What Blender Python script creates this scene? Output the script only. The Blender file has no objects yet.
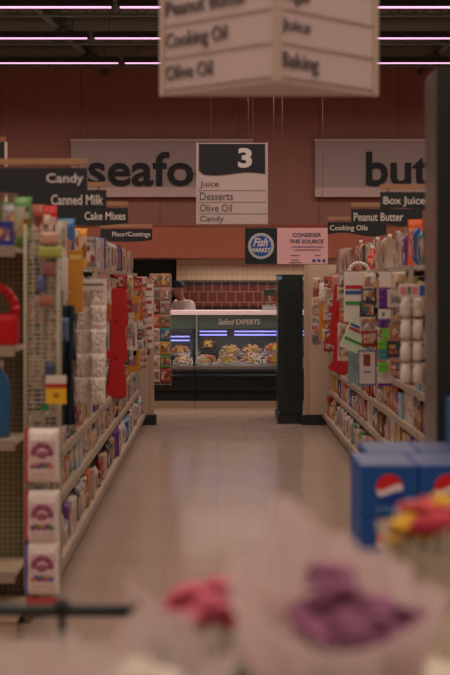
import bpy, bmesh, math, random
from mathutils import Vector, Matrix
random.seed(7)
PI = math.pi
F = 1500.0; CX = 217.0; CY = 285.0; H = 1.65
scene = bpy.context.scene
COL = scene.collection

def at(px, py, d):
    return Vector(((px-CX)*d/F, d, H-(py-CY)*d/F))

def lin(c):
    return tuple(((v/255)/12.92 if v/255 <= .04045 else ((v/255+.055)/1.055)**2.4) for v in c) + (1.0,)

# ------------------------------------------------------------------ materials
MATS = {}
def mat(name, rgb=(128,128,128), rough=.6, metal=0, noise=0, nscale=20, spec=.4, bump=0, bscale=60, emit=None, es=0):
    if name in MATS: return MATS[name]
    m = bpy.data.materials.new(name); m.use_nodes = True
    nt = m.node_tree; b = nt.nodes['Principled BSDF']
    b.inputs['Roughness'].default_value = rough
    b.inputs['Metallic'].default_value = metal
    b.inputs['Specular IOR Level'].default_value = spec
    c = lin(rgb); b.inputs['Base Color'].default_value = c
    if noise:
        tc = nt.nodes.new('ShaderNodeTexCoord'); n = nt.nodes.new('ShaderNodeTexNoise'); n.inputs['Scale'].default_value = nscale
        r = nt.nodes.new('ShaderNodeValToRGB')
        r.color_ramp.elements[0].position = .3; r.color_ramp.elements[1].position = .7
        r.color_ramp.elements[0].color = tuple(v*(1-noise) for v in c[:3])+(1,)
        r.color_ramp.elements[1].color = tuple(min(1, v*(1+noise)) for v in c[:3])+(1,)
        nt.links.new(tc.outputs['Object'], n.inputs['Vector'])
        nt.links.new(n.outputs['Fac'], r.inputs['Fac']); nt.links.new(r.outputs['Color'], b.inputs['Base Color'])
    if bump:
        tc = nt.nodes.new('ShaderNodeTexCoord'); n = nt.nodes.new('ShaderNodeTexNoise'); n.inputs['Scale'].default_value = bscale
        bp = nt.nodes.new('ShaderNodeBump'); bp.inputs['Strength'].default_value = bump; bp.inputs['Distance'].default_value = .01
        nt.links.new(tc.outputs['Object'], n.inputs['Vector']); nt.links.new(n.outputs['Fac'], bp.inputs['Height'])
        nt.links.new(bp.outputs['Normal'], b.inputs['Normal'])
    if emit:
        b.inputs['Emission Color'].default_value = lin(emit); b.inputs['Emission Strength'].default_value = es
    MATS[name] = m
    return m

def tiles(name, c1, c2, grout, sx, sy, axes='XZ', mortar=.03, rough=.35, offset=.5, spec=.5):
    if name in MATS: return MATS[name]
    m = mat(name, c1, rough, spec=spec); nt = m.node_tree; b = nt.nodes['Principled BSDF']
    tc = nt.nodes.new('ShaderNodeTexCoord'); sp = nt.nodes.new('ShaderNodeSeparateXYZ'); cb = nt.nodes.new('ShaderNodeCombineXYZ')
    br = nt.nodes.new('ShaderNodeTexBrick'); br.offset = offset
    br.inputs['Scale'].default_value = 1; br.inputs['Brick Width'].default_value = sx; br.inputs['Row Height'].default_value = sy
    br.inputs['Mortar Size'].default_value = mortar; br.inputs['Color1'].default_value = lin(c1)
    br.inputs['Color2'].default_value = lin(c2); br.inputs['Mortar'].default_value = lin(grout)
    nt.links.new(tc.outputs['Object'], sp.inputs[0])
    nt.links.new(sp.outputs[axes[0]], cb.inputs['X']); nt.links.new(sp.outputs[axes[1]], cb.inputs['Y'])
    nt.links.new(cb.outputs[0], br.inputs['Vector']); nt.links.new(br.outputs['Color'], b.inputs['Base Color'])
    return m

def pegmat():
    m = mat('pegboard', (128,120,92), .7); nt = m.node_tree; b = nt.nodes['Principled BSDF']
    tc = nt.nodes.new('ShaderNodeTexCoord'); vm = nt.nodes.new('ShaderNodeVectorMath'); vm.operation = 'SCALE'; vm.inputs['Scale'].default_value = 38
    fr = nt.nodes.new('ShaderNodeVectorMath'); fr.operation = 'FRACTION'
    sb = nt.nodes.new('ShaderNodeVectorMath'); sb.operation = 'SUBTRACT'; sb.inputs[1].default_value = (.5,.5,.5)
    sp = nt.nodes.new('ShaderNodeSeparateXYZ')
    a = nt.nodes.new('ShaderNodeMath'); a.operation = 'POWER'; a.inputs[1].default_value = 2
    c = nt.nodes.new('ShaderNodeMath'); c.operation = 'POWER'; c.inputs[1].default_value = 2
    s = nt.nodes.new('ShaderNodeMath'); s.operation = 'ADD'
    l = nt.nodes.new('ShaderNodeMath'); l.operation = 'LESS_THAN'; l.inputs[1].default_value = .05
    mx = nt.nodes.new('ShaderNodeMix'); mx.data_type = 'RGBA'
    mx.inputs[6].default_value = lin((132,122,94)); mx.inputs[7].default_value = lin((52,48,36))
    L = nt.links
    L.new(tc.outputs['Object'], vm.inputs[0]); L.new(vm.outputs[0], fr.inputs[0]); L.new(fr.outputs[0], sb.inputs[0]); L.new(sb.outputs[0], sp.inputs[0])
    L.new(sp.outputs['X'], a.inputs[0]); L.new(sp.outputs['Z'], c.inputs[0]); L.new(a.outputs[0], s.inputs[0]); L.new(c.outputs[0], s.inputs[1])
    L.new(s.outputs[0], l.inputs[0]); L.new(l.outputs[0], mx.inputs[0]); L.new(mx.outputs[2], b.inputs['Base Color'])
    return m

def printmat(name, rough=.4, cell=4, mixf=.75, transp=0, lo=.25, hi=.75):
    """printed packaging: object colour with a printed block of small coloured shapes"""
    m = bpy.data.materials.new(name); m.use_nodes = True; nt = m.node_tree; b = nt.nodes['Principled BSDF']; L = nt.links
    oi = nt.nodes.new('ShaderNodeObjectInfo'); tc = nt.nodes.new('ShaderNodeTexCoord')
    ad = nt.nodes.new('ShaderNodeVectorMath'); ad.operation = 'ADD'
    ml = nt.nodes.new('ShaderNodeMath'); ml.operation = 'MULTIPLY'; ml.inputs[1].default_value = 37
    L.new(oi.outputs['Random'], ml.inputs[0]); L.new(tc.outputs['Generated'], ad.inputs[0]); L.new(ml.outputs[0], ad.inputs[1])
    vo = nt.nodes.new('ShaderNodeTexVoronoi'); vo.inputs['Scale'].default_value = cell
    L.new(ad.outputs[0], vo.inputs['Vector'])
    hs = nt.nodes.new('ShaderNodeValToRGB'); cr = hs.color_ramp; cr.interpolation = 'CONSTANT'
    pal = [(196,176,164),(150,34,36),(206,186,168),(70,44,40),(186,120,70),(210,190,178),(60,60,66),(170,90,90),(214,166,70),(176,156,146),(60,90,136),(200,176,160),(76,110,66),(150,60,50)]
    for q_ in range(len(pal)):
        el = cr.elements[q_] if q_ < 2 else cr.elements.new(q_/len(pal))
        el.position = q_/len(pal)
    for q_, el in enumerate(cr.elements): el.color = lin(pal[q_])
    sx_ = nt.nodes.new('ShaderNodeSeparateColor'); L.new(vo.outputs['Color'], sx_.inputs[0]); L.new(sx_.outputs[0], hs.inputs[0])
    sp = nt.nodes.new('ShaderNodeSeparateXYZ'); L.new(tc.outputs['Generated'], sp.inputs[0])
    def band(out, lo, hi):
        g = nt.nodes.new('ShaderNodeMath'); g.operation = 'GREATER_THAN'; g.inputs[1].default_value = lo
        l = nt.nodes.new('ShaderNodeMath'); l.operation = 'LESS_THAN'; l.inputs[1].default_value = hi
        p = nt.nodes.new('ShaderNodeMath'); p.operation = 'MULTIPLY'
        L.new(out, g.inputs[0]); L.new(out, l.inputs[0]); L.new(g.outputs[0], p.inputs[0]); L.new(l.outputs[0], p.inputs[1]); return p.outputs[0]
    q = nt.nodes.new('ShaderNodeMath'); q.operation = 'MULTIPLY'
    L.new(band(sp.outputs['Z'], lo, hi), q.inputs[0]); L.new(band(sp.outputs['X'], .12, .88), q.inputs[1])
    q2 = nt.nodes.new('ShaderNodeMath'); q2.operation = 'MULTIPLY'; q2.inputs[1].default_value = mixf; L.new(q.outputs[0], q2.inputs[0])
    mx = nt.nodes.new('ShaderNodeMix'); mx.data_type = 'RGBA'
    L.new(q2.outputs[0], mx.inputs[0]); L.new(oi.outputs['Color'], mx.inputs[6]); L.new(hs.outputs[0], mx.inputs[7])
    L.new(mx.outputs[2], b.inputs['Base Color']); b.inputs['Roughness'].default_value = rough
    MATS[name] = m; return m

def objmat(name, rough=.5, spec=.4):
    m = bpy.data.materials.new(name); m.use_nodes = True; nt = m.node_tree; b = nt.nodes['Principled BSDF']
    oi = nt.nodes.new('ShaderNodeObjectInfo'); nt.links.new(oi.outputs['Color'], b.inputs['Base Color'])
    b.inputs['Roughness'].default_value = rough; b.inputs['Specular IOR Level'].default_value = spec
    MATS[name] = m; return m

def film(name, rgb, alpha=.4, trans=.5, rough=.4):
    m = bpy.data.materials.new(name); m.use_nodes = True; nt = m.node_tree; nt.nodes.clear(); L = nt.links
    out = nt.nodes.new('ShaderNodeOutputMaterial')
    d = nt.nodes.new('ShaderNodeBsdfDiffuse'); t = nt.nodes.new('ShaderNodeBsdfTranslucent'); g = nt.nodes.new('ShaderNodeBsdfGlossy'); tr = nt.nodes.new('ShaderNodeBsdfTransparent')
    d.inputs[0].default_value = lin(rgb); t.inputs[0].default_value = lin(rgb); g.inputs['Roughness'].default_value = rough
    a = nt.nodes.new('ShaderNodeMixShader'); a.inputs[0].default_value = trans; L.new(d.outputs[0], a.inputs[1]); L.new(t.outputs[0], a.inputs[2])
    c = nt.nodes.new('ShaderNodeMixShader'); c.inputs[0].default_value = .08; L.new(a.outputs[0], c.inputs[1]); L.new(g.outputs[0], c.inputs[2])
    e = nt.nodes.new('ShaderNodeMixShader'); e.inputs[0].default_value = alpha; L.new(c.outputs[0], e.inputs[1]); L.new(tr.outputs[0], e.inputs[2])
    L.new(e.outputs[0], out.inputs[0]); MATS[name] = m; return m

def glass(name, refl=.06):
    m = bpy.data.materials.new(name); m.use_nodes = True; nt = m.node_tree; nt.nodes.clear(); L = nt.links
    out = nt.nodes.new('ShaderNodeOutputMaterial'); g = nt.nodes.new('ShaderNodeBsdfGlossy'); tr = nt.nodes.new('ShaderNodeBsdfTransparent')
    g.inputs['Roughness'].default_value = .08; tr.inputs[0].default_value = (.93,.95,.94,1)
    a = nt.nodes.new('ShaderNodeMixShader'); a.inputs[0].default_value = refl; L.new(tr.outputs[0], a.inputs[1]); L.new(g.outputs[0], a.inputs[2])
    L.new(a.outputs[0], out.inputs[0]); MATS[name] = m; return m

CREAM = mat('cream_steel', (196,172,148), .45)
RAIL = mat('price_rail', (156,136,120), .45)
BLACK = mat('black_plastic', (36,42,40), .35)
DKGREEN = mat('dark_green_steel', (34,46,43), .3)
SIGNBLACK = mat('sign_black', (40,42,46), .45)
SIGNWHITE = mat('sign_white', (208,186,182), .5)
SIGNTXT = mat('sign_white_lettering', (225,212,206), .5)
GREYTXT = mat('sign_grey_lettering', (96,86,86), .5)
TAN = mat('sign_tan_edge', (172,128,96), .5)
WIRE = mat('white_wire', (168,156,134), .4)
STEEL = mat('brushed_steel', (150,145,140), .3, metal=.8)
PEG = pegmat()
PRINT = printmat('printed_carton', .4, 4)
PRINTP = printmat('printed_pouch', .3, 3.2, lo=.2, hi=.8)
PRINTW = printmat('printed_label', .45, 5, lo=.15, hi=.6)
OBJC = objmat('plain_colour'); OBJG = objmat('gloss_colour', .2, .6)
CAPW = mat('cap_white', (215,205,195), .4)

# ------------------------------------------------------------------ mesh helper
class MB:
    def __init__(s): s.bm = bmesh.new(); s.mats = []
    def mi(s, m):
        if m not in s.mats: s.mats.append(m)
        return s.mats.index(m)
    def _fin(s, faces, m, smooth=False):
        i = s.mi(m)
        for f in faces: f.material_index = i; f.smooth = smooth
    def box(s, c, d, m, bev=0, rot=None):
        r = bmesh.ops.create_cube(s.bm, size=1)
        M = Matrix.Translation(c) @ (rot.to_4x4() if rot else Matrix()) @ Matrix.Diagonal((d[0],d[1],d[2],1))
        bmesh.ops.transform(s.bm, matrix=M, verts=r['verts'])
        vs = r['verts']; faces = {f for v in vs for f in v.link_faces}
        if bev:
            es = {e for v in vs for e in v.link_edges}
            b = bmesh.ops.bevel(s.bm, geom=list(es)+list(vs), offset=bev, segments=2, affect='EDGES', profile=.7)
            faces = {f for f in b['faces']} | {f for f in faces if f.is_valid}
        s._fin(faces, m)
        return s
    def b2(s, x0,x1,y0,y1,z0,z1,m,bev=0):
        return s.box(((x0+x1)/2,(y0+y1)/2,(z0+z1)/2),(abs(x1-x0),abs(y1-y0),abs(z1-z0)),m,bev)
    def rod(s, a, b, r, m, seg=8, r2=None):
        a = Vector(a); b = Vector(b); d = b-a
        q = bmesh.ops.create_cone(s.bm, cap_ends=True, segments=seg, radius1=r, radius2=r if r2 is None else r2, depth=d.length)
        M = Matrix.Translation((a+b)/2) @ d.to_track_quat('Z','Y').to_matrix().to_4x4()
        bmesh.ops.transform(s.bm, matrix=M, verts=q['verts'])
        s._fin({f for v in q['verts'] for f in v.link_faces}, m, True); return s
    def path(s, pts, r, m, seg=6):
        for a, b in zip(pts, pts[1:]): s.rod(a, b, r, m, seg)
        return s
    def lathe(s, prof, m, seg=16, c=(0,0,0), smooth=True, axis=None):
        rings = []
        R = axis if axis else Matrix.Identity(3)
        for r, z in prof:
            rings.append([s.bm.verts.new(Vector(c) + R @ Vector((r*math.cos(2*PI*k/seg), r*math.sin(2*PI*k/seg), z))) for k in range(seg)])
        fs = []
        for a, b in zip(rings, rings[1:]):
            for k in range(seg): fs.append(s.bm.faces.new((a[k], a[(k+1)%seg], b[(k+1)%seg], b[k])))
        fs.append(s.bm.faces.new(rings[0][::-1])); fs.append(s.bm.faces.new(rings[-1]))
        s._fin(fs, m, smooth); return s
    def sphere(s, c, r, m, sc=(1,1,1), u=12, v=8, rot=None):
        q = bmesh.ops.create_uvsphere(s.bm, u_segments=u, v_segments=v, radius=r)
        M = Matrix.Translation(c) @ (rot.to_4x4() if rot else Matrix()) @ Matrix.Diagonal((*sc,1))
        bmesh.ops.transform(s.bm, matrix=M, verts=q['verts'])
        s._fin({f for w in q['verts'] for f in w.link_faces}, m, True); return s
    def prism(s, pts, y0, y1, m, bev=0, plane='XZ'):
        """closed outline in XZ, extruded along Y"""
        def V(p, y): return (p[0], y, p[1]) if plane == 'XZ' else ((p[0], p[1], y) if plane == 'XY' else (y, p[0], p[1]))
        a = [s.bm.verts.new(V(p, y0)) for p in pts]; b = [s.bm.verts.new(V(p, y1)) for p in pts]
        fs = [s.bm.faces.new(a), s.bm.faces.new(b[::-1])]
        n = len(pts)
        for k in range(n): fs.append(s.bm.faces.new((a[k], b[k], b[(k+1)%n], a[(k+1)%n])))
        if bev:
            es = [e for e in fs[0].edges] + [e for e in fs[1].edges]
            r = bmesh.ops.bevel(s.bm, geom=es, offset=bev, segments=2, affect='EDGES')
            fs = [f for f in fs if f.is_valid] + r['faces']
        s._fin(fs, m, False); return s
    def pillow(s, c, w, h, t, m, nx=8, nz=8, crinkle=0, seed=0, yoff=0):
        rnd = random.Random(seed); g = {}
        for side in (-1, 1):
            for i in range(nx+1):
                for j in range(nz+1):
                    u = 2*i/nx-1; v = 2*j/nz-1
                    edge = (i in (0,nx)) or (j in (0,nz))
                    if edge and side == 1: g[side,i,j] = g[-1,i,j]; continue
                    th = t/2*max(0,(1-u**4))**.6*max(0,(1-v**4))**.6
                    pin = 1-.06*(1-abs(v))*(1 if abs(v)<.95 else 0)
                    wob = rnd.uniform(-1,1)*crinkle*(0 if edge else 1)
                    g[side,i,j] = s.bm.verts.new((c[0]+u*w/2*pin, c[1]+side*th+wob, c[2]+v*h/2))
        fs = []
        for side in (-1,1):
            for i in range(nx):
                for j in range(nz):
                    q = (g[side,i,j],g[side,i+1,j],g[side,i+1,j+1],g[side,i,j+1])
                    if side == 1: q = q[::-1]
                    fs.append(s.bm.faces.new(q))
        s._fin(fs, m, crinkle == 0); return s
    def mesh(s, name):
        bmesh.ops.recalc_face_normals(s.bm, faces=s.bm.faces[:])
        me = bpy.data.meshes.new(name); s.bm.to_mesh(me); s.bm.free()
        for m in s.mats: me.materials.append(m)
        return me
    def build(s, name, parent=None, loc=(0,0,0), rz=0):
        return link(name, s.mesh(name), parent, loc, rz)

def link(name, me, parent=None, loc=(0,0,0), rz=0):
    o = bpy.data.objects.new(name, me); COL.objects.link(o)
    o.location = loc; o.rotation_euler = (0,0,rz)
    if parent: o.parent = parent
    return o
def tag(o, label=None, cat=None, group=None, kind=None):
    if label: o['label'] = label
    if cat: o['category'] = cat
    if group: o['group'] = group
    if kind: o['kind'] = kind
    return o
def empty(name, loc=(0,0,0), rz=0):
    o = bpy.data.objects.new(name, None); COL.objects.link(o); o.location = loc; o.rotation_euler = (0,0,rz); o.empty_display_size = .05
    return o
def copy_tree(o, parent=None):
    c = o.copy(); COL.objects.link(c); c.parent = parent
    for ch in list(o.children): copy_tree(ch, c)
    return c
def struct(name, mb): return tag(mb.build(name), kind='structure')

def lettering(txt, m, parent, x0, x1, z0, z1, y, name='lettering', bold=0, shear=0, keep=False, depth=.002, space=1, rz=0):
    """text standing in the XZ plane of the parent, facing -Y, fitted in the box"""
    cu = bpy.data.curves.new(name, 'FONT'); cu.body = txt; cu.size = 1; cu.offset = bold; cu.shear = shear; cu.space_character = space
    cu.extrude = .01; cu.resolution_u = 3; cu.align_x = 'LEFT'
    t = bpy.data.objects.new('tmp', cu); COL.objects.link(t)
    dg = bpy.context.evaluated_depsgraph_get(); dg.update()
    me = bpy.data.meshes.new_from_object(t.evaluated_get(dg)); bpy.data.objects.remove(t)
    xs = [v.co.x for v in me.vertices]; ys = [v.co.y for v in me.vertices]
    sx = (x1-x0)/(max(xs)-min(xs)); sz = (z1-z0)/(max(ys)-min(ys))
    if keep: sx = sz
    mx, my = min(xs), min(ys)
    for v in me.vertices:
        a, b, c = v.co; v.co = (x0+(a-mx)*sx, y - c*depth/.01, z0+(b-my)*sz)
    me.materials.clear(); me.materials.append(m)
    o = link(name, me, parent)
    return o

# ================================================================== SETTING
LM = 1.0  # light multiplier
XL, XR, YB, YF, ZC = -9.0, 9.0, 23.0, -3.0, 4.98
fl = mat('floor_vinyl', (178,152,136), .2, spec=.5)
nt = fl.node_tree; b = nt.nodes['Principled BSDF']
tc = nt.nodes.new('ShaderNodeTexCoord'); br = nt.nodes.new('ShaderNodeTexBrick'); br.offset = 0
br.inputs['Scale'].default_value = 1; br.inputs['Brick Width'].default_value = .305; br.inputs['Row Height'].default_value = .305; br.inputs['Mortar Size'].default_value = .004
br.inputs['Color1'].default_value = lin((190,165,150)); br.inputs['Color2'].default_value = lin((186,160,146)); br.inputs['Mortar'].default_value = lin((178,154,140))
no = nt.nodes.new('ShaderNodeTexNoise'); no.inputs['Scale'].default_value = 1.3; no.inputs['Detail'].default_value = 6
mr = nt.nodes.new('ShaderNodeMapRange'); mr.inputs[3].default_value = .1; mr.inputs[4].default_value = .2
nt.links.new(tc.outputs['Object'], br.inputs['Vector']); nt.links.new(tc.outputs['Object'], no.inputs['Vector'])
nt.links.new(no.outputs['Fac'], mr.inputs[0]); nt.links.new(mr.outputs[0], b.inputs['Roughness']); nt.links.new(br.outputs['Color'], b.inputs['Base Color'])
bn = nt.nodes.new('ShaderNodeTexNoise'); bn.inputs['Scale'].default_value = 5; bn.inputs['Detail'].default_value = 3
bp = nt.nodes.new('ShaderNodeBump'); bp.inputs['Strength'].default_value = .12; bp.inputs['Distance'].default_value = .01
nt.links.new(tc.outputs['Object'], bn.inputs['Vector']); nt.links.new(bn.outputs['Fac'], bp.inputs['Height']); nt.links.new(bp.outputs['Normal'], b.inputs['Normal'])
struct('floor', MB().b2(XL,XR,YF,YB,-.1,0,fl))

DECK = mat('ceiling_deck', (88,98,88), .8, noise=.15, nscale=3)
JOIST = mat('joist_steel', (100,116,104), .6)
struct('ceiling', MB().b2(XL,XR,YF,YB,ZC,ZC+.1,DECK))
WALL = mat('wall_russet_paint', (150,106,92), .75, noise=.04, nscale=2)
mb = MB().b2(XL,XR,YB,YB+.1,0,ZC,WALL)
struct('wall_back', mb)
for i, x in enumerate([-8.2+1.22*k for k in range(14)]):
    struct('trim_%d' % (i+1), MB().b2(x,x+.012,YB-.006,YB,2.6,ZC,mat('wall_seam', (134,92,80), .8)))
SIDEW = mat('side_wall_paint', (150,112,96), .8)
struct('wall_left', MB().b2(XL-.1,XL,YF,YB,0,ZC,SIDEW))
struct('wall_right', MB().b2(XR,XR+.1,YF,YB,0,ZC,SIDEW))
struct('wall_front', MB().b2(XL,XR,YF-.1,YF,0,ZC,SIDEW))
# roof beams
for k, y in enumerate((15.2, 17.75, 19.85, 21.9)):
    mb = MB()
    mb.b2(XL,XR,y-.05,y+.05,ZC-.03,ZC,JOIST); mb.b2(XL,XR,y-.04,y+.04,ZC-.15,ZC-.12,JOIST)
    for j in range(60):
        x = XL+.3*j; mb.rod((x,y,ZC-.135),(x+.15,y,ZC-.015),.008,JOIST,5); mb.rod((x+.15,y,ZC-.015),(x+.3,y,ZC-.135),.008,JOIST,5)
    struct('trim_%d' % (20+k), mb)
mb = MB().rod((-2.4,13.5,ZC-.09),(-1.7,22.9,ZC-.09),.05,JOIST,10); struct('trim_30', mb)
mb = MB().rod((3.1,13.5,ZC-.09),(3.1,22.9,ZC-.09),.04,JOIST,10); struct('trim_31', mb)

# red bulkhead over the service department
BULK = mat('bulkhead_paint', (158,90,68), .6, noise=.03, nscale=2)
struct('wall_bulkhead', MB().b2(XL,XR,20.6,YB,2.03,2.47,BULK).b2(XL,XR,20.585,20.6,2.46,2.5,mat('bulkhead_cap', (140,80,64), .6)))
CT = tiles('cream_tile', (206,180,150), (200,173,144), (186,160,134), .075, .075, mortar=.006, offset=0)
BT = tiles('brown_tile', (98,42,36), (86,36,30), (128,96,82), .135, .155, mortar=.007)
KT = tiles('black_tile', (20,20,22), (26,22,24), (96,74,66), .135, .155, mortar=.008)
wy = 22.2
mb = MB()
mb.b2(-.6,XR,wy,wy+.1,1.72,2.03,CT)
mb.b2(-.6,XR,wy,wy+.1,1.645,1.72,KT)
mb.b2(-.6,XR,wy,wy+.1,1.335,1.645,BT)
mb.b2(-.6,XR,wy,wy+.1,1.25,1.335,KT)
mb.b2(-.6,XR,wy,wy+.1,0,1.25,CT)
mb.bm.transform(Matrix.Identity(4)); struct('wall_service', mb)
struct('wall_service_left', MB().b2(XL,-1.35,wy,wy+.1,0,2.03,CT))
# dark doorway in the back between the two tiled walls
dr = MB().b2(-1.35,-.6,wy+.25,wy+.3,0,2.03,mat('door_dark', (26,42,38), .5)).build('door_1'); tag(dr, kind='structure')
MB().b2(-1.02,-.93,wy+.235,wy+.25,1.62,1.72,mat('door_notice', (90,104,98), .5)).build('door_notice', dr)

# ================================================================== LAMPS
TUBE = mat('lamp_tube', (255,215,245), .4, emit=(255,190,232), es=1.9)
HOOD = mat('lamp_hood', (52,50,56), .5)
def lamp_proto():
    r = empty('ceiling_lamp')
    # hood closed at the top with side skirts
    mb = MB(); mb.b2(-1.2,1.2,-.09,.09,.05,.065,HOOD); mb.b2(-1.2,1.2,-.095,-.085,-.012,.065,HOOD); mb.b2(-1.2,1.2,.085,.095,-.012,.065,HOOD)
    mb.b2(-1.2,-1.19,-.09,.09,-.012,.06,HOOD); mb.b2(1.19,1.2,-.09,.09,-.012,.06,HOOD); mb.build('hood', r)
    for y in (-.035,.035): MB().rod((-1.18,y,-.0),(1.18,y,-.0),.014,TUBE,10).build('lamp_tube', r)
    for x in (-1.0,1.0): MB().rod((x,0,.06),(x,0,ZC-4.75),.006,STEEL,6).build('hanger', r)
    return r
lp = lamp_proto(); first = True
rowname = {20.9:'farthest row of strip lights, close to the russet wall', 18.8:'middle row of strip lights', 16.7:'nearest visible row of strip lights at the top edge'}
for y in (16.7,18.8,20.9):
    for k in range(-3,4):
        x = {16.7:.1,18.8:-.35,20.9:-.1}[y]+2.46*k
        if not -7.8 < x < 7.8: continue
        side = 'centre' if k == 0 else ('left of centre' if k < 0 else 'right of centre')
        o = lp if first else copy_tree(lp); first = False
        o.location = (x,y,4.75)
        n = abs(k); w = ['','next to centre,','second along,','third along,'][n]
        tag(o, ('glowing strip light, %s %s, in the %s' % (w, side, {20.9:'farthest row by the wall',18.8:'middle row',16.7:'row nearest the camera'}[y])).replace(',  ',' ').replace('light,  centre','light at centre'), 'ceiling light', 'strip lights hanging from the dark ceiling')
def area(x,y,z,sx,sy,p,c,rot=(0,0,0),name='lamp_light',spread=162):
    l = bpy.data.lights.new(name,'AREA'); l.shape='RECTANGLE'; l.size=sx; l.size_y=sy; l.energy=p; l.color=c; l.spread=math.radians(spread)
    o = bpy.data.objects.new(name,l); COL.objects.link(o); o.location=(x,y,z); o.rotation_euler=rot; return o
for y in (-1.5,.6,2.7,4.8,6.9,9.0,11.1,13.2):
    area(0,y,4.72,15,.12,150*LM,(1,.83,.71))
for y in (15.0,16.7,18.8,20.9):
    area(0,y,4.70,15,.12,150*LM,(1,.82,.72))

# ================================================================== GONDOLAS
LEV = [.14,.42,.68,.95,1.22,1.50,1.78]
XF = {'L':-.85,'R':1.255}
def gondola(length, depth, name):
    """faces -Y, front at y=0; x across, centred"""
    r = empty(name)
    MB().b2(-length/2,length/2,depth-.02,depth,.0,1.86,PEG).build('back_panel', r)
    for x in (-length/2+.02,length/2-.02): MB().b2(x-.015,x+.015,depth-.06,depth-.02,0,1.9,CREAM).build('upright', r)
    mb = MB().b2(-length/2,length/2,0,depth-.02,LEV[0]-.03,LEV[0],CREAM).b2(-length/2,length/2,.03,.05,0,LEV[0]-.03,mat('kick_plate',(120,104,90),.5)); d = mb.build('base_deck', r)
    MB().b2(-length/2+.005,length/2-.005,-.012,.0,LEV[0]-.045,LEV[0]+.005,RAIL,.002).build('price_rail', d)
    for i, z in enumerate(LEV[1:]):
        yo = .06 if i < 5 else .10
        s = MB().b2(-length/2,length/2,yo,depth-.02,z-.018,z,CREAM).build('shelf', r)
        MB().b2(-length/2+.005,length/2-.005,yo-.012,yo,z-.035,z+.006,RAIL,.002).build('price_rail', s)
        for x in (-length/2+.02,length/2-.02): MB().prism([(yo+.03,z-.018),(depth-.06,z-.018),(depth-.06,z-.09)],x-.003,x+.003,CREAM,plane='YZ').build('bracket', s)
    return r
NSEC = 8; Y0, Y1 = 7.45, 17.65; SL = (Y1-Y0)/NSEC; DEP = .5
secn = {'L':['nearest section, beside the wire rack','section behind the blue garments','section behind the white packs','section behind the red mitts','section with the yellow cards','section past the yellow cards','last section but one before the far end','far end section against the cream panel'],
        'R':['nearest section, behind the soda cartons','section beside the black case','section behind the white cup packs','section behind the purple card','section behind the striped bag','section behind the white framed card','section behind the red mitts','far end section against the cream panel']}
g0 = gondola(SL-.004, DEP, 'shelving_unit'); used = False
for side in 'LR':
    for k in range(NSEC):
        o = copy_tree(g0) if used else g0; used = True
        o.location = (XF[side], Y0+SL*(k+.5), 0); o.rotation_euler = (0,0,PI/2 if side=='L' else -PI/2)
        tag(o, 'cream %s aisle shelving, %s' % ('left' if side=='L' else 'right', secn[side][k]), 'shelving', 'shelving run on the %s of the aisle' % ('left' if side=='L' else 'right'))
# end panels
for side, x0, x1, zt in (('left',-1.9,-.745,1.66),('right',1.03,2.4,1.89)):
    r = empty('gondola_end_cap', ((x0+x1)/2,17.72,0)); w=(x1-x0)/2
    MB().b2(-w,w,-.03,.05,.12,zt,CREAM,.004).build('panel', r)
    MB().b2(-w-.03,w+.03,-.06,.06,0,.12,BLACK,.004).build('foot', r)
    xe = w-.045 if side=='left' else -w
    MB().b2(xe,xe+.045,-.04,-.03,.12,zt,mat('panel_post',(186,158,136),.4)).build('post', r)
    tag(r, 'cream steel end panel with black foot closing the far end of %s shelving' % side, 'end panel')

# ---------------------------------------------------------------- shelf products
def p_carton(w,h,d,seed):
    mb = MB().b2(-w/2,w/2,0,d,0,h,PRINT,.003); return mb.mesh('carton')
def p_pouch(w,h,d,seed):
    mb = MB(); mb.pillow((0,d/2,h/2),w,h,d,PRINTP,8,8,.002,seed); mb.b2(-w/2,w/2,d/2-.002,d/2+.002,h-.012,h,OBJC); return mb.mesh('pouch')
def p_bottle(w,h,d,seed):
    r=w/2; mb=MB(); mb.lathe([(r*.9,0),(r,.01),(r,h*.55),(r*.9,h*.65),(r*.4,h*.8),(r*.36,h*.9)],OBJG,14,(0,r,0))
    mb.lathe([(r*1.02,h*.15),(r*1.02,h*.5)],PRINTW,14,(0,r,0)); mb.lathe([(r*.44,h*.88),(r*.44,h)],CAPW,12,(0,r,0)); return mb.mesh('bottle')
def p_jar(w,h,d,seed):
    r=w/2; mb=MB(); mb.lathe([(r*.92,0),(r,.008),(r,h*.75),(r*.85,h*.84)],PRINTW,14,(0,r,0)); mb.lathe([(r*.88,h*.82),(r*.88,h)],mat('lid_dark',(70,50,44),.35),14,(0,r,0)); return mb.mesh('jar')
def p_can(w,h,d,seed):
    r=w/2; mb=MB(); mb.lathe([(r*.96,0),(r,.005),(r,h-.005),(r*.96,h)],PRINTW,14,(0,r,0)); mb.lathe([(r*1.01,h-.006),(r*1.01,h+.001)],STEEL,14,(0,r,0)); return mb.mesh('can')
KINDS = {'carton':(p_carton,[(.12,.21,.05),(.15,.22,.06),(.16,.17,.08),(.10,.19,.05)]),
 'pouch':(p_pouch,[(.14,.21,.06),(.16,.22,.07),(.12,.18,.05)]),
 'bottle':(p_bottle,[(.075,.21,.075),(.09,.2,.09)]),
 'jar':(p_jar,[(.08,.13,.08),(.09,.16,.09)]),
 'can':(p_can,[(.075,.11,.075),(.085,.13,.085)])}
MESH = {}
for k,(fn,dims) in KINDS.items():
    MESH[k] = [(fn(*d,i),d) for i,d in enumerate(dims)]
TALL = [(p_carton(.17,.27,.07,9),(.17,.27,.07),'carton'),(p_pouch(.19,.27,.08,8),(.19,.27,.08),'pouch'),(p_pouch(.15,.24,.07,6),(.15,.24,.07),'pouch'),(p_carton(.13,.24,.06,9),(.13,.24,.06),'carton'),(p_bottle(.1,.25,.1,4),(.1,.25,.1),'bottle')]
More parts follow.
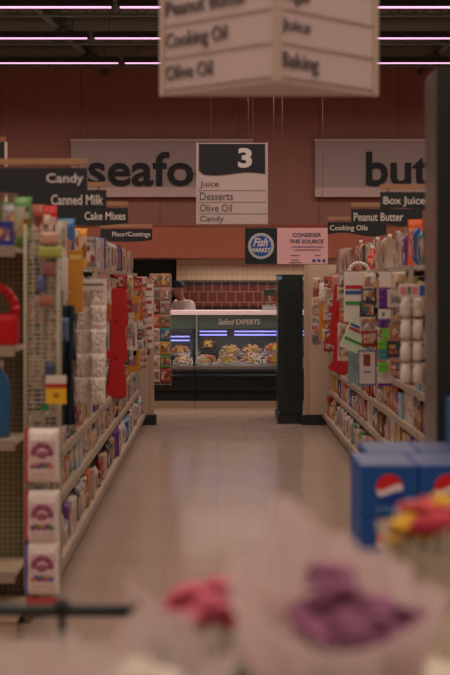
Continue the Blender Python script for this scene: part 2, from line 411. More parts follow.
COLS = {'white':(196,178,168),'cream':(186,164,142),'pink':(180,130,124),'red':(150,34,36),'tan':(160,120,88),'orange':(184,92,46),'yellow':(190,146,56),
 'brown':(104,62,46),'blue':(48,84,150),'sky':(140,164,184),'green':(70,124,66),'purple':(104,60,126),'charcoal':(58,56,60),'teal':(48,120,130),'grey':(150,140,136)}
WEI = {'white':12,'cream':9,'pink':5,'red':4,'tan':6,'orange':3,'yellow':3,'brown':4,'blue':2,'sky':3,'green':1.5,'purple':1.5,'charcoal':3,'teal':1,'grey':4}
rnd = random.Random(21)
LVN = ['bottom shelf','second shelf','third shelf','fourth shelf','fifth shelf','sixth shelf','top shelf']
made = []
cnt = {}
for side in 'LR':
    for li, z in enumerate(LEV):
        row = []; y = Y0+.03
        if li == 6 and side=='L': y = 12.25
        last = None
        while y < Y1-.22:
            if li == 6:
                me, d, kind = rnd.choice(TALL)
            else:
                kind = rnd.choices(['carton','pouch','bottle','jar','can'],[5,5,1.6,1.6,1.6])[0]
                me, d = rnd.choice(MESH[kind])
            c = rnd.choices(list(WEI),list(WEI.values()))[0]
            if (c,kind) == last: continue
            last = (c,kind)
            n = rnd.choice([1,1,2,2,3]) if li<6 else rnd.choice([1,1,2])
            rep = []
            for q in range(n):
                if y+d[0] > Y1-.03: break
                if li==6 and side=='R' and any(abs(y+d[0]/2-1.44*F/(q_-CX))<.17 for q_ in (415,374,362,378,390,399)):
                    y += d[0]; continue
                rep.append(y+d[0]/2); y += d[0]+rnd.uniform(.004,.02)
            if rep: row.append((kind,c,me,d,rep))
            if li == 6 and side=='L' and y < 10: y += .02
        for i,(kind,c,me,d,rep) in enumerate(row):
            a = row[i-1][1]+' '+row[i-1][0] if i else 'the near end'
            b_ = row[i+1][1]+' '+row[i+1][0] if i+1 < len(row) else 'the far end'
            for yy in rep:
                off = .015 if li==0 else (.075 if li<6 else .115)
                off += rnd.uniform(-.003,.02)
                o = link(kind, me, None, (XF[side]-off if side=='L' else XF[side]+off, yy, z+.001), (PI/2 if side=='L' else -PI/2)+rnd.uniform(-.06,.06))
                cc = lin(COLS[c]); f = rnd.uniform(.85,1.1); o.color = (cc[0]*f,cc[1]*f,cc[2]*f,1)
                lab = '%s %s between %s and %s on %s, %s side' % (c,kind,a,b_,LVN[li],'left' if side=='L' else 'right')
                o['category'] = kind
                made.append((o,lab,yy,side,c,kind,li,len(rep)))
seen = {}
ZN = ['near end','nearer half','mid aisle','farther half','far end']
bylab = {}
for m in made: bylab.setdefault(m[1],[]).append(m)
gi = 0
for lab, ms in bylab.items():
    # runs of alike things stand together; separate runs get a place along the aisle
    ms.sort(key=lambda m:m[2]); runs = [[ms[0]]]
    for m in ms[1:]:
        if m[2]-runs[-1][-1][2] < .35: runs[-1].append(m)
        else: runs.append([m])
    for ri, r in enumerate(runs):
        l2 = lab
        if len(runs) > 1:
            l2 = lab.replace(' side','') + ', ' + ZN[min(4,int((r[0][2]-Y0)/2.05))]
        for m in r:
            m[0]['label'] = l2
            if len(r) > 1: m[0]['group'] = 'alike %s %ss on the %s, %s run' % (m[4], m[5], LVN[m[6]], 'left' if m[3]=='L' else 'right') if len(runs)==1 else l2
            else: m[0]['group'] = '%ss on the %s of the %s shelving' % (m[5], LVN[m[6]], 'left' if m[3]=='L' else 'right')

# ---------------------------------------------------------------- flag signs on top of the shelving
def flag(txt, side, d, text_w, ytop, tx=None):
    W_, Hh = .56, .13
    x = -.70-W_/2 if side=='L' else 1.055+W_/2
    zt = H+(CY-ytop)*d/F
    r = empty('aisle_flag_sign', (x,d,zt-Hh))
    pts = [(-W_/2,Hh),(W_/2,Hh),(W_/2,.01)]
    for k in range(1,12):
        t = k/12; u = W_/2-W_*t
        pts.append((u, .01-.018*math.sin(PI*2*t) if side=='R' else .01-.02*math.sin(PI*t)))
    pts.append((-W_/2,.01))
    MB().prism(pts[::-1],-.008,.008,SIGNBLACK,.001).build('sign_panel', r)
    MB().b2(-W_/2,W_/2,-.014,.014,Hh+.018,Hh+.05,TAN,.002).build('top_rail', r)
    for xx in (-W_/2+.05,W_/2-.05): MB().b2(xx-.01,xx+.01,-.006,.006,Hh-.005,Hh+.02,TAN).build('rail_clip', r)
    if side=='L': lettering(txt,SIGNTXT,r,W_/2-.02-text_w,W_/2-.02,.035,.10,-.0085,bold=.012)
    else: lettering(txt,SIGNTXT,r,-W_/2+.02,-W_/2+.02+text_w,.035,.10,-.0085,bold=.012)
    # mounting post down to the top shelf
    px = -W_/2+.12 if side=='L' else W_/2-.12
    MB().rod((px,0.012,1.50-zt+Hh+.28),(px,0.012,.03),.008,STEEL,8).build('mounting_post', r)
    return r
for txt, side, d, tw, yt in (('Candy','L',8.1,.20,168),('Canned Milk','L',9.5,.33,190),('Cake Mixes','L',11.8,.32,208),('Flour/Coatings','L',16.2,.41,229),
        ('Cooking Oils','R',14.3,.36,222),('Peanut Butter','R',11.8,.39,209),('Box Juice','R',9.7,.27,192)):
    tag(flag(txt,side,d,tw,yt), 'black aisle flag sign reading "%s" above the %s shelving' % (txt,'left' if side=='L' else 'right'), 'sign', 'black flag signs along the shelving')

# ================================================================== HANGING SIGNS
def wires(r, pts, z, top=ZC):
    for x, y in pts: MB().rod((x,y,z),(x,y,top-r.location.z),.003,STEEL,5).build('hanging_wire', r)
# aisle number sign "3"
d = 15.6; s = d/F
r = empty('aisle_number_sign', ((232-CX)*s,d,H+(CY-224)*s)); w = 35*s; h = 81*s
MB().b2(-w,w,-.01,.01,0,h,SIGNWHITE,.002).build('sign_board', r)
pts = [(-w+.02,h-.01),(w-.02,h-.01),(w-.02,h-31*s)]
for k in range(1,16): t=k/16; pts.append((w-.02-(2*w-.04)*t, h-31*s+.016*math.sin(2*PI*t)*(1) - .0))
pts.append((-w+.02,h-28*s))
MB().prism(pts[::-1],-.014,-.010,SIGNBLACK).build('header_panel', r)
lettering('3',SIGNTXT,r,6*s,20*s,h-25*s,h-5*s,-.015,name='number',bold=.04)
for i,(t,wd) in enumerate((('Juice',19),('Desserts',33),('Olive Oil',32),('Candy',24))):
    zz = h-(46+11.6*i)*s+.0
    lettering(t,GREYTXT,r,-w+.03,-w+.03+wd*s,zz+.6*s,zz+8.2*s,-.0115)
    MB().b2(-w+.01,w-.01,-.0125,-.0102,zz-1.8*s,zz-1.2*s,mat('sign_line',(150,128,120),.5)).build('divider_strip', r)
for x in (-w,w): MB().b2(x-.008,x+.008,-.016,.016,-.005,h+.005,SIGNWHITE,.002).build('side_frame', r)
wires(r,((-w*.6,0),(w*.6,0)),h)
tag(r,'white hanging aisle sign with black header and number 3 in mid aisle','sign')

# big V-shaped sign near the camera
def bigsign():
    zb = 2.35; dc, ds = 5.17, 5.56
    r = empty('hanging_directory_sign', (0,0,zb))
    A = Vector(((163-CX)*ds/F, ds)); B = Vector(((277-CX)*dc/F, dc)); C_ = Vector(((375-CX)*ds/F, ds)); HT = .64
    MB().prism([tuple(A),tuple(B),tuple(C_)],0,.02,mat('sign_underside',(186,165,155),.6),plane='XY').build('bottom_panel', r)
    for P, Q, words, tag_ in ((A,B,('Olive Oil','Cooking Oil','Peanut Butter','Cereal'),'left'),(B,C_,('Baking','Juice','Sugar','Spices'),'right')):
        D = Q-P; L = D.length; ang = math.atan2(D.y,D.x)
        pn = empty('sign_face', (P.x,P.y,0), ang); pn.parent = r
        MB().b2(0,L,0,.012,.02,HT,SIGNWHITE,.001).build('board', pn)
        for k in range(5):
            MB().b2(0,L,-.005,0,.02+.1185*k-.004 if k else .02,.02+.1185*k+.004,mat('sign_line2',(182,158,144),.5)).build('divider_strip', pn)
        for i, w_ in enumerate(words):
            cap = .075
            wl = {'Olive Oil':.295,'Cooking Oil':.385,'Peanut Butter':.51,'Cereal':.25,'Baking':.245,'Juice':.19,'Sugar':.2,'Spices':.22}[w_]
            g = {'Cooking Oil','Peanut Butter','Baking','Sugar','Spices'}
            lo = .055 if w_ in ('Cooking Oil','Baking','Sugar','Spices') else .075
            lettering(w_,GREYTXT,pn,.022,.022+wl*.80,lo*.78-.004+.1185*i,.109+.1185*i,-.006)
        for x in (0,L): MB().b2(x-.012,x+.012,-.008,.014,.0,HT,mat('sign_edge',(196,174,158),.4),.002).build('edge_frame', pn)
    wires(r,((A.x+.05,A.y-.0),(C_.x-.05,C_.y),(B.x,B.y+.03)),.02)
    tag(r,'large white V-shaped hanging directory sign with grey lettering, nearest the camera','sign')
bigsign()

# sign sliver at the left edge
r = empty('hanging_sign', ((-34-CX)*12/F,12,H+(CY-166)*12/F)); w=40*12/F
MB().b2(-w,w,-.01,.01,0,.19,SIGNBLACK,.002).build('sign_board', r)
MB().b2(-w,w,-.014,.014,.19,.235,mat('sign_brown',(150,96,66),.5),.002).build('top_rail', r)
for x in (-w,w): MB().b2(x-.01,x+.01,-.016,.016,-.005,.19,SIGNWHITE,.002).build('side_frame', r)
wires(r,((-w*.7,0),(w*.7,0)),.23)
tag(r,'dark hanging sign with brown top, cut off by the left picture edge','sign')

# department signs on the wall
def wallsign(txt, x0, x1, tx0, tx1, lab):
    d = YB-.08; s = d/F
    zt = H+(CY-141)*s; zb = H+(CY-197)*s
    r = empty('department_sign', ((x0-CX)*s,d,zb)); w=(x1-x0)*s; h=zt-zb
    MB().b2(0,w,0,.05,0,h,mat('dept_sign_grey',(166,152,146),.6),.003).build('sign_panel', r)
    MB().b2(0,w,-.012,0,0,.145,mat('dept_sign_strip',(200,176,168),.5)).build('lower_strip', r)
    MB().b2(-.01,w,-.015,.05,h,h+.03,mat('dept_sign_edge',(205,180,172),.5)).build('top_edge', r)
    lettering(txt,mat('dept_lettering',(26,30,34),.5),r,(tx0-x0)*s,(tx1-x0)*s,.165,h-.165,-.012,depth=.012,bold=.018)
    for k in range(5):
        x = .3+.55*k
        if x < w: MB().rod((x,.02,h+.02),(x,.02,h+.07),.01,STEEL,6).build('bracket', r)
    tag(r,lab,'sign')
wallsign('seafood',71,253,88,247,'grey wall sign with big dark letters reading "seafood"')
wallsign('butcher',315,535,366,520,'grey wall sign with big dark letters starting "but" at right')

# fish market + consider the source
d = 19.0; s = d/F
r = empty('fish_market_sign', ((261-CX)*s,d,H+(CY-264)*s)); w=16*s; h=36*s
MB().b2(-w,w,-.01,.01,0,h,mat('fish_sign_green',(24,40,38),.5),.002).build('sign_panel', r)
c = h*.5
def disc(rad, y, m, name, seg=36):
    MB().prism([(rad*math.cos(2*PI*k/seg), c+rad*math.sin(2*PI*k/seg)) for k in range(seg)], y-.003, y, m).build(name, r)
disc(13*s,-.010,mat('badge_ring',(196,190,192),.5),'badge_ring'); disc(10.3*s,-.013,mat('badge_blue',(40,92,166),.5),'badge_disc')
lettering('Fish',SIGNTXT,r,-8*s,7*s,c-.5*s,c+8*s,-.018,shear=.35,bold=.03)
lettering('MARKET',SIGNTXT,r,-9.3*s,9.3*s,c-6.2*s,c-2*s,-.018,bold=.04)
wires(r,((-w*.8,0),(w*.8,0)),h)
tag(r,'dark square hanging sign with round blue Fish Market badge','sign')
r = empty('consider_sign', ((302.5-CX)*s,d,H+(CY-264)*s)); w=25.3*s
PNK = mat('consider_pink',(240,184,186),.5); NAVY = mat('navy_ink',(40,44,84),.5)
MB().b2(-w,w,-.01,.01,0,h,PNK,.002).build('sign_panel', r)
lettering('CONSIDER',NAVY,r,-10*s,18.5*s,h-9*s,h-5*s,-.011,bold=.02)
lettering('THE SOURCE',NAVY,r,-13*s,21*s,h-15.5*s,h-11.5*s,-.011,bold=.02)
for zz,x0,x1 in ((19,-11,21),(22,-8,18),(27.5,-12,-3),(27.5,12,18),(32,-11,-4),(34.5,-13,-1)):
    MB().b2(x0*s,x1*s,-.012,-.01,h-(zz+.6)*s,h-(zz-.5)*s,mat('faint_ink',(130,100,124),.5)).build('small_print', r)
for x in (10,15,20): MB().b2((x-.2)*s,(x+3)*s,-.012,-.01,h-34*s,h-31.4*s,mat('blue_ink',(40,70,140),.5)).build('printed_mark', r)
wires(r,((-w*.8,0),(w*.8,0)),h)
tag(r,'pale pink hanging sign reading "Consider the source"','sign')

# ================================================================== BLACK CASE END (fridge pillar)
r = empty('upright_display_case', (.742,17.85,0))
w=.28; h=1.775
MB().b2(0,w,0,.9,.1,h-.03,DKGREEN,.012).build('cabinet', r)
MB().b2(-.01,w+.01,-.01,.9,h-.03,h,BLACK,.006).build('top_cap', r)
MB().b2(-.02,w+.01,-.02,.9,0,.1,BLACK,.005).build('kick_plate', r)
MB().b2(.06,w-.06,-.006,0,.25,h-.2,mat('case_inset',(28,38,38),.35),.002).build('side_panel', r)
MB().b2(-.014,.0,.02,.06,.15,h-.08,mat('case_edge',(44,54,54),.25),.003).build('bumper_strip', r)
MB().b2(-.03,.03,-.012,-.004,h-.06,h-.02,mat('tag_blue',(110,150,175),.4)).build('price_tag', r)
tag(r,'tall dark green-black upright case end standing before the fish counter','display case')

# ================================================================== FISH COUNTER
BLK2 = mat('counter_black',(16,22,22),.3)
HDR = mat('counter_header',(92,108,102),.4)
GL = glass('case_glass')
def counter(x0,x1,name,lab,text=False):
    d=20.0; w=x1-x0
    r = empty(name,(x0,d,0))
    MB().b2(0,w,.05,.9,0,.10,mat('counter_kick',(168,142,118),.5)).build('kick_plate', r)
    MB().b2(0,w,.06,.9,.10,.24,mat('counter_toe',(14,16,16),.6)).build('plinth', r)
    mb = MB(); mb.prism([(0.02,.24),(-.03,.30),(-.03,.50),(0.0,.525),(.9,.525),(.9,.24)],0,w,BLK2,plane='YZ'); bd = mb.build('body', r)
    MB().rod((0,-.035,.445),(w,-.035,.445),.02,mat('bumper_gloss',(40,48,48),.12),10).build('bumper_rail', bd)
    MB().b2(0,w,-.01,.08,.525,.572,STEEL,.004).build('ledge', r)
    MB().b2(0,w,.08,.78,.525,.55,mat('case_deck',(120,116,110),.35)).build('display_deck', r)
    MB().b2(0,w,.78,.84,.525,1.25,mat('case_back',(96,104,98),.3)).build('back_door', r)
    for x in (0.0,w-.03): MB().prism([(.03,.572),(.84,.572),(.84,1.06),(.14,1.06)],x,x+.006,GL,plane='YZ').build('side_glass', r)
    mb = MB(); mb.prism([(.02,.572),(.028,.572),(.128,1.066),(.12,1.066)],0.008,w-.04,GL,plane='YZ'); mb.build('front_glass', r)
    c = MB().b2(0,w,.10,.84,1.06,1.25,HDR,.004).build('header', r)
    MB().b2(0,w,.07,.88,1.25,1.305,mat('canopy_white_glow',(236,214,212),.35,emit=(255,205,210),es=.3),.006).build('canopy_top', r)  # canopy carries a faint glow of its own so it reads brighter
    for z, y in (((1.025,.2),(.975,.3)) if text else ((.955,.2),(.90,.3))):
      for xa_, xb_ in (((.05,.42),(.52,w-.05)) if text else ((.05,w-.08),)):
        MB().rod((xa_,y,z-.0),(xb_,y,z-.0),.009,mat('case_led',(180,190,255),.4,emit=(150,150,255),es=2.6),8).build('lamp_tube', r)
    MB().b2(0,.025,.07,.12,.572,1.25,mat('case_frame',(150,160,160),.3)).build('corner_post', r)
    if text:
        lettering('Seafood',SIGNTXT,r,.52-x0*0-.22,.52,1.118,1.20,.097,shear=.4,bold=.01)
        lettering('EXPERTS',SIGNTXT,r,.54,.86,1.122,1.19,.097,bold=.01)
    tag(r,lab,'fish counter'); return r
counter(-.285,2.4,'fish_counter','long dark fish counter with lit glass case and "Seafood EXPERTS" header',True)
counter(-1.7,-.29,'fish_counter','shorter lit glass fish counter to the left of the lettered one')
area(.6,20.4,1.04,1.6,.05,4*LM,(.9,.88,1),name='case_light')
area(-.9,20.4,1.04,1.1,.05,3*LM,(.9,.88,1),name='case_light')
# trays of fish
def tray(w,dp,style,rs):
    r = empty('fish_tray')
    if style=='dark':   # round black platter
        MB().lathe([(.08,0),(.12,.02),(.125,.03),(.115,.03),(.08,.01)],BLACK,20).build('platter', r)
        rr=.09
    else:
        mb=MB().b2(-w/2,w/2,-dp/2,dp/2,0,.012,mat('tray_white',(190,182,170),.4)); 
        for a in (-w/2,w/2): mb.b2(a-.005,a+.005,-dp/2,dp/2,0,.035,MATS['tray_white'])
        for a in (-dp/2,dp/2): mb.b2(-w/2,w/2,a-.005,a+.005,0,.035,MATS['tray_white'])
        mb.build('tray', r)
    cols={'shrimp':(206,124,78),'fillet':(214,150,104),'dark':(140,80,50),'white':(206,164,112)}
    m=mat('fish_'+style,cols[style],.6,noise=.2,nscale=30)
    mb=MB()
    for k in range(60):
        if style=='dark':
            a=rs.uniform(0,2*PI); q=rs.uniform(0,.085); x,y=q*math.cos(a),q*math.sin(a)
        else: x=rs.uniform(-w/2+.03,w/2-.03); y=rs.uniform(-dp/2+.02,dp/2-.02)
        z=.03+rs.uniform(0,.09)*(1-abs(2*x/w)**2)
        mb.sphere((x,y,z),.025,m,(1.2,.7,.5),8,6,Matrix.Rotation(rs.uniform(0,PI),3,'Z'))
    tag(mb.build('seafood', r), kind='stuff')
    MB().box((0,-dp/2+.02,.085),(.09,.004,.07),mat('tag_yellow',(240,196,80),.5),rot=Matrix.Rotation(-.25,3,'X')).build('price_tag', r)
    return r
rs = random.Random(4)
protos = {s_:tray(.26,.2,s_,rs) for s_ in ('shrimp','fillet','dark','white')}
CUT=[('dark',-.12,.62,.24,'black round platter of shrimp at the left of the lettered case'),('shrimp',-.14,.30,0,'tray of shrimp in front of the black round platter'),('white',.14,.30,0,'small white tray beside the shrimp tray, front row of lettered case'),
 ('white',.18,.6,.14,'white tray in back row next to the black platter'),('fillet',.46,.32,0,'wide tray of pink fillets under the lettering, front'),('fillet',.48,.60,.14,'tray of pink fillets behind the front fillets under the lettering'),
 ('shrimp',.78,.32,0,'tray of orange shrimp right of the fillets, front row'),('shrimp',.8,.60,.18,'heaped tray of orange shrimp near the black case, back row'),('dark',1.12,.60,.22,'black round platter half hidden by the black case end'),('white',1.06,.32,0,'white tray at the front beside the black case end')]
for i,(st,x,y,z,lab) in enumerate(CUT):
    o = copy_tree(protos[st]); o.location=(x,20+y,.575+z*.8); o.rotation_euler=(.22,0,0); o.scale=(1.12,1,1.15)
    if z:
        rr=empty('display_riser',(x,20+y,.551)); MB().b2(-.12,.12,-.08,.08,0,z*.8-.03,mat('riser_clear',(52,56,58),.25),.004).build('riser_block',rr)
        tag(rr,'dark riser block under the '+lab[:38].rsplit(' ',1)[0],'riser')
    tag(o,lab,'tray of seafood','trays of seafood in the lettered case')
for i,(st,x,y,z,lab) in enumerate([('fillet',-.46,.32,0,'tray of fillets nearest the seam in the left glass case'),('shrimp',-.50,.60,.16,'raised tray of shrimp near the seam in the left glass case'),('white',-.76,.32,0,'white tray at the left in the left glass case, front'),('shrimp',-.8,.60,.16,'raised tray at far left of the left glass case')]):
    o = copy_tree(protos[st]); o.location=(x,20+y,.575+z*.8); o.rotation_euler=(.22,0,0)
    if z:
        rr=empty('display_riser',(x,20+y,.551)); MB().b2(-.12,.12,-.08,.08,0,z*.8-.03,MATS['riser_clear'],.004).build('riser_block',rr); tag(rr,'dark riser block under the '+lab.split(' in ')[0],'riser')
    tag(o,lab,'tray of seafood','trays of seafood in the left glass case')
def kill(o):
    for c_ in list(o.children): kill(c_)
    bpy.data.objects.remove(o)
for o in protos.values(): kill(o)
# scale on the counter
r=empty('counter_scale',(.72,20.5,1.305)); MB().b2(-.1,.1,-.12,.12,0,.06,mat('scale_grey',(160,160,158),.4),.008).build('base',r)
MB().b2(-.11,.11,-.1,.1,.062,.075,STEEL,.003).build('pan',r); MB().rod((0,.08,.05),(0,.08,.22),.012,STEEL,8).build('post',r); MB().b2(-.08,.08,.06,.1,.2,.29,mat('scale_dark',(60,66,66),.3),.006).build('display',r)
tag(r,'small grey counter scale on top of the counter beside the black case','scale')

area(.8,21.5,2.0,2.6,.15,36*LM,(1,.84,.72),name='service_fill',spread=170)  # added fill under the bulkhead to brighten the tiled wall; no fixture modelled
# ================================================================== PERSON BEHIND COUNTER
def skin(edges, pts, rad, name, m, parent, sub=2, rootv=0):
    me = bpy.data.meshes.new(name); me.from_pydata(pts, edges, []); o = bpy.data.objects.new(name, me); COL.objects.link(o)
    sm = o.modifiers.new('s','SKIN'); sm.use_smooth_shade=True
    for i, v in enumerate(me.skin_vertices[0].data): v.radius=(rad[i],rad[i]) if not isinstance(rad[i],tuple) else rad[i]; v.use_root=(i==rootv)
    ss = o.modifiers.new('u','SUBSURF'); ss.levels=sub; ss.render_levels=sub
    dg = bpy.context.evaluated_depsgraph_get(); dg.update()
    nm = bpy.data.meshes.new_from_object(o.evaluated_get(dg)); bpy.data.objects.remove(o)
    nm.materials.clear(); nm.materials.append(m)
    for p in nm.polygons: p.use_smooth=True
    return link(name, nm, parent)
SK = mat('skin',(128,82,64),.5); COAT = mat('coat_white',(214,196,192),.7); TROU=mat('trousers_black',(26,26,30),.8)
pr = empty('person',(-.41,21.35,0),math.radians(-60))   # local -Y is the way he faces (towards the left and camera)
def P_(x,y,z): return (x,y,z)
pts=[P_(0,0,.92),P_(0,-.02,1.12),P_(0,-.07,1.32),P_(0,-.10,1.41),P_(0,-.13,1.47),P_(0,-.16,1.53),P_(0,-.165,1.585),
 P_(.17,-.08,1.38),P_(.24,-.16,1.14),P_(.2,-.36,1.10),P_(.18,-.44,1.09),
 P_(-.17,-.08,1.38),P_(-.24,-.16,1.14),P_(-.2,-.36,1.10),P_(-.18,-.44,1.09),
 P_(.1,0,.88),P_(.11,-.02,.48),P_(.11,.02,.09),P_(.11,-.12,.04),
 P_(-.1,0,.88),P_(-.11,-.02,.48),P_(-.11,.02,.09),P_(-.11,-.12,.04)]
ed=[(0,1),(1,2),(2,3),(3,4),(4,5),(5,6),(2,7),(7,8),(8,9),(9,10),(2,11),(11,12),(12,13),(13,14),(0,15),(15,16),(16,17),(17,18),(0,19),(19,20),(20,21),(21,22)]
ra=[.13,.125,.135,.07,.055,.08,.078,.06,.047,.036,.03,.06,.047,.036,.03,.085,.058,.042,.035,.085,.058,.042,.035]
skin(ed,pts,ra,'body',SK,pr)
ci=[0,1,2,3,7,8,9,11,12,13]; mp={v:i for i,v in enumerate(ci)}
skin([(mp[a],mp[b]) for a,b in ed if a in mp and b in mp],[pts[i] for i in ci],[ra[i]+.022 for i in ci],'white_coat',COAT,pr)
ti=[0,15,16,17,19,20,21]; mp={v:i for i,v in enumerate(ti)}
skin([(mp[a],mp[b]) for a,b in ed if a in mp and b in mp],[pts[i] for i in ti],[ra[i]+.014 for i in ti],'trousers',TROU,pr)
for sx in (.11,-.11): MB().sphere((sx,-.06,.04),.05,TROU,(.9,2.4,.75)).build('shoe',pr)
for sx in (.18,-.18):   # hands: palm, four fingers and thumb
    skin([(0,1),(1,2),(2,3),(3,4),(1,5),(5,6),(6,7),(1,8),(8,9),(9,10),(1,11),(11,12),(12,13),(0,14),(14,15)],
     [(sx,-.42,1.09),(sx,-.49,1.085),(sx-.025,-.535,1.08),(sx-.028,-.56,1.068),(sx-.028,-.575,1.05),(sx-.008,-.54,1.082),(sx-.01,-.57,1.07),(sx-.01,-.585,1.05),(sx+.01,-.54,1.082),(sx+.012,-.567,1.07),(sx+.012,-.58,1.05),(sx+.028,-.53,1.08),(sx+.031,-.55,1.068),(sx+.031,-.562,1.052),(sx-(.04 if sx>0 else -.04),-.46,1.08),(sx-(.055 if sx>0 else -.055),-.49,1.07)],
     [.026,.03,.011,.009,.008,.011,.009,.008,.011,.009,.008,.011,.009,.008,.013,.010],'hand',SK,pr,1)
hz=1.585; hy=-.175
MB().sphere((0,hy,hz),.085,SK,(.88,1.05,1.25),16,12).build('head',pr)
fc=MB().sphere((0,hy-.10,hz-.02),.016,SK,(.8,1.2,1.4)); fc.build('nose',pr)
for sx in (-.03,.03):
    MB().sphere((sx,hy-.08,hz+.012),.011,mat('eye_white',(200,190,185),.3)).build('eye',pr)
for sx in (-.078,.078): MB().sphere((sx,hy,hz-.005),.02,SK,(.4,.8,1.3)).build('ear',pr)
MB().sphere((0,hy-.083,hz-.058),.02,mat('lips',(110,56,50),.5),(1.2,.4,.35)).build('mouth',pr)
CAPM=mat('cap_dark_green',(26,46,42),.8)
mb=MB(); mb.lathe([(.088,0),(.094,.03),(.088,.065),(.06,.092),(.02,.102)],CAPM,20,(0,hy+.005,hz+.03)); mb.box((0,hy-.11,hz+.035),(.13,.09,.008),CAPM,.003,Matrix.Rotation(.15,3,'X')); mb.build('cap',pr)
tag(pr,'person in white coat and dark cap working behind the fish counter','person')

# ================================================================== RACK BEYOND LEFT GONDOLA
r=empty('wire_side_rack',(-.69,18.3,.42))
mb=MB()
for x in (-.13,.0,.13): mb.rod((x,0,0),(x,0,1.36),.004,WIRE,6)
for k in range(9): mb.rod((-.135,0,.02+.165*k),(.135,0,.02+.165*k),.004,WIRE,6)
mb.build('wire_grid',r)
mb=MB().rod((-.15,0,1.3),(-.15,-.35,1.3),.006,WIRE,6).rod((-.15,0,.2),(-.15,-.35,.2),.006,WIRE,6); mb.rod((-.15,-.35,1.3),(-.15,-.52,1.3),.006,WIRE,6); mb.rod((-.15,-.35,.2),(-.15,-.52,.2),.006,WIRE,6); mb.build('mounting_arm',r)
tag(r,'narrow wire rack of small packs at far end of left shelving, before the counter','wire rack')
rackc=[('tan','tan'),('grey','pink'),('brown','grey'),('orange','tan'),('white','teal'),('white','yellow'),('white','green'),('white','red')]
pk=p_pouch(.13,.165,.045,3)
for k,(a,b_) in enumerate(rackc):
    for j,cn in enumerate((a,b_)):
        o=link('snack_pouch',pk,None,(-.755+.125*j,18.25-.04,.42+1.36-.165-.165*k+.01),rnd.uniform(-.1,.1)); o.color=lin(COLS[cn])
        tag(o,'small %s pouch, %s row from top on far wire rack, %s column'%(cn,['first','second','third','fourth','fifth','sixth','seventh','lowest'][k],['left','right'][j]),'pouch','pouches on the far wire rack')

# ================================================================== HANGING GOODS
def strip(name,px,py0,py1,X,lab):
    """metal clip strip hung from the top shelf; returns depth"""
def dep(px,X): return X*F/(px-CX)
MITT=[(-.045,.27),(.055,.27),(.06,.12),(.075,.06),(.07,.01),(.03,-.01),(-.02,0),(-.05,.03),(-.085,.035),(-.10,.06),(-.075,.085),(-.05,.10),(-.055,.16)]
REDC=mat('mitt_red',(176,22,28),.7,bump=.3)
mm=MB().prism(MITT,-.02,.02,REDC,.008).mesh('mitt_body')
loop=MB().path([(0,0,.27),(-.012,0,.30),(.012,0,.30),(0,0,.27)],.003,REDC,6).mesh('loop')
def mitt(p,sc,lab,flip=False,rz=0,group=''):
    r=empty('oven_mitt',p,rz); r.scale=(sc*(-1 if flip else 1),1.0,sc)
    link('mitt_body',mm,r); link('hanging_loop',loop,r); tag(r,lab,'oven mitt',group); return r
def clipstrip(x,y,z0,z1,lab,side):
    r=empty('clip_strip',(x,y,z0)); MB().b2(-.015,.015,.0,.003,0,z1-z0,WIRE).build('strip',r)
    XX=XF['L']-x if side=='L' else XF['R']-x
    z=z1-z0-.01
    MB().rod((0,0.0,z),(XX+(-.1 if side=='L' else .1),0.0,z),.004,STEEL,6).build('arm',r)
    tag(r,lab,'clip strip'); return r
# left mitts x 105-125, y 290-402
dl=dep(115,-.8); s=dl/F
for k,(py,lab) in enumerate(((327,'upper'),(362,'middle'),(398,'lowest'))):
    p=at(118-1.0*k,py,dl-.03*k); mitt(p,1.12,'%s red oven mitt of three hanging on the left shelving'%lab,rz=.3,group='red oven mitts on the left')
clipstrip((114-CX)*s,dl+.03,H-(402-CY)*s,1.7,'thin clip strip holding red mitts, left aisle side','L')
dr_=dep(337,1.12); s=dr_/F
for k,(px,py,lab) in enumerate(((340,317,'upper'),(337,347,'middle'),(340,374,'lowest'))):
    p=at(px,py,dr_-.03*k); mitt(p,1.12,'%s red oven mitt of three hanging on the right shelving'%lab,rz=-.2,group='red oven mitts on the right')
clipstrip((339-CX)*s,dr_+.03,H-(378-CY)*s,1.7,'thin clip strip holding red mitts, right aisle side','R')

# pack builder for boxes placed facing the camera
def slab(name,px0,px1,py0,py1,d,t,m,lab,cat,group=None,kind='card',color=None,rz=0,crinkle=.0,extras=None):
    a=at(px0,py1,d); b_=at(px1,py0,d); w=b_.x-a.x; h=b_.z-a.z
    r=empty(name,((a.x+b_.x)/2,d,a.z),rz)
    mb=MB()
    if kind=='card': mb.b2(-w/2,w/2,-t/2,t/2,0,h,m,min(.004,t*.3)); part='card'
    else: mb.pillow((0,0,h/2),w,h,t,m,10,10,crinkle,int(px0*7+py0)); part='bag'
    o=mb.build(part,r)
    if color: o.color=lin(color)
    if extras:
        for (nm,u0,u1,v0,v1,mm_) in extras:
            yf=-t/2-.003 if kind=='card' else -t/2*.98-.001
            MB().b2(-w/2+u0*w,-w/2+u1*w,yf,yf+.003 if kind=='card' else yf+t*.35,h-v1*h,h-v0*h,mm_).build(nm,r)
    MB().rod((0,0,h*.95),(0,.14,h*.955),.003,STEEL,6).build('peg_hook',r)
    tag(r,lab,cat,group); return r
WH=mat('pack_white',(222,204,194),.35,bump=.4,bscale=40); WHC=mat('card_white',(214,198,190),.5)
RED=mat('ink_red',(176,30,36),.5); BLU=mat('ink_blue',(40,82,150),.5); GRN=mat('ink_green',(60,136,60),.5); LGRN=mat('clip_green',(96,190,50),.4)
PUR=mat('purple_plastic',(92,42,128),.4); YEL=mat('card_yellow',(198,134,40),.5); PNKI=mat('ink_pink',(206,120,130),.5); TEAL=mat('clip_teal',(30,140,150),.4); DK=mat('fabric_navy',(34,44,54),.9,noise=.3,nscale=30)
ORG=mat('ink_orange',(214,90,40),.5); LBL=mat('label_blue',(80,110,160),.5)

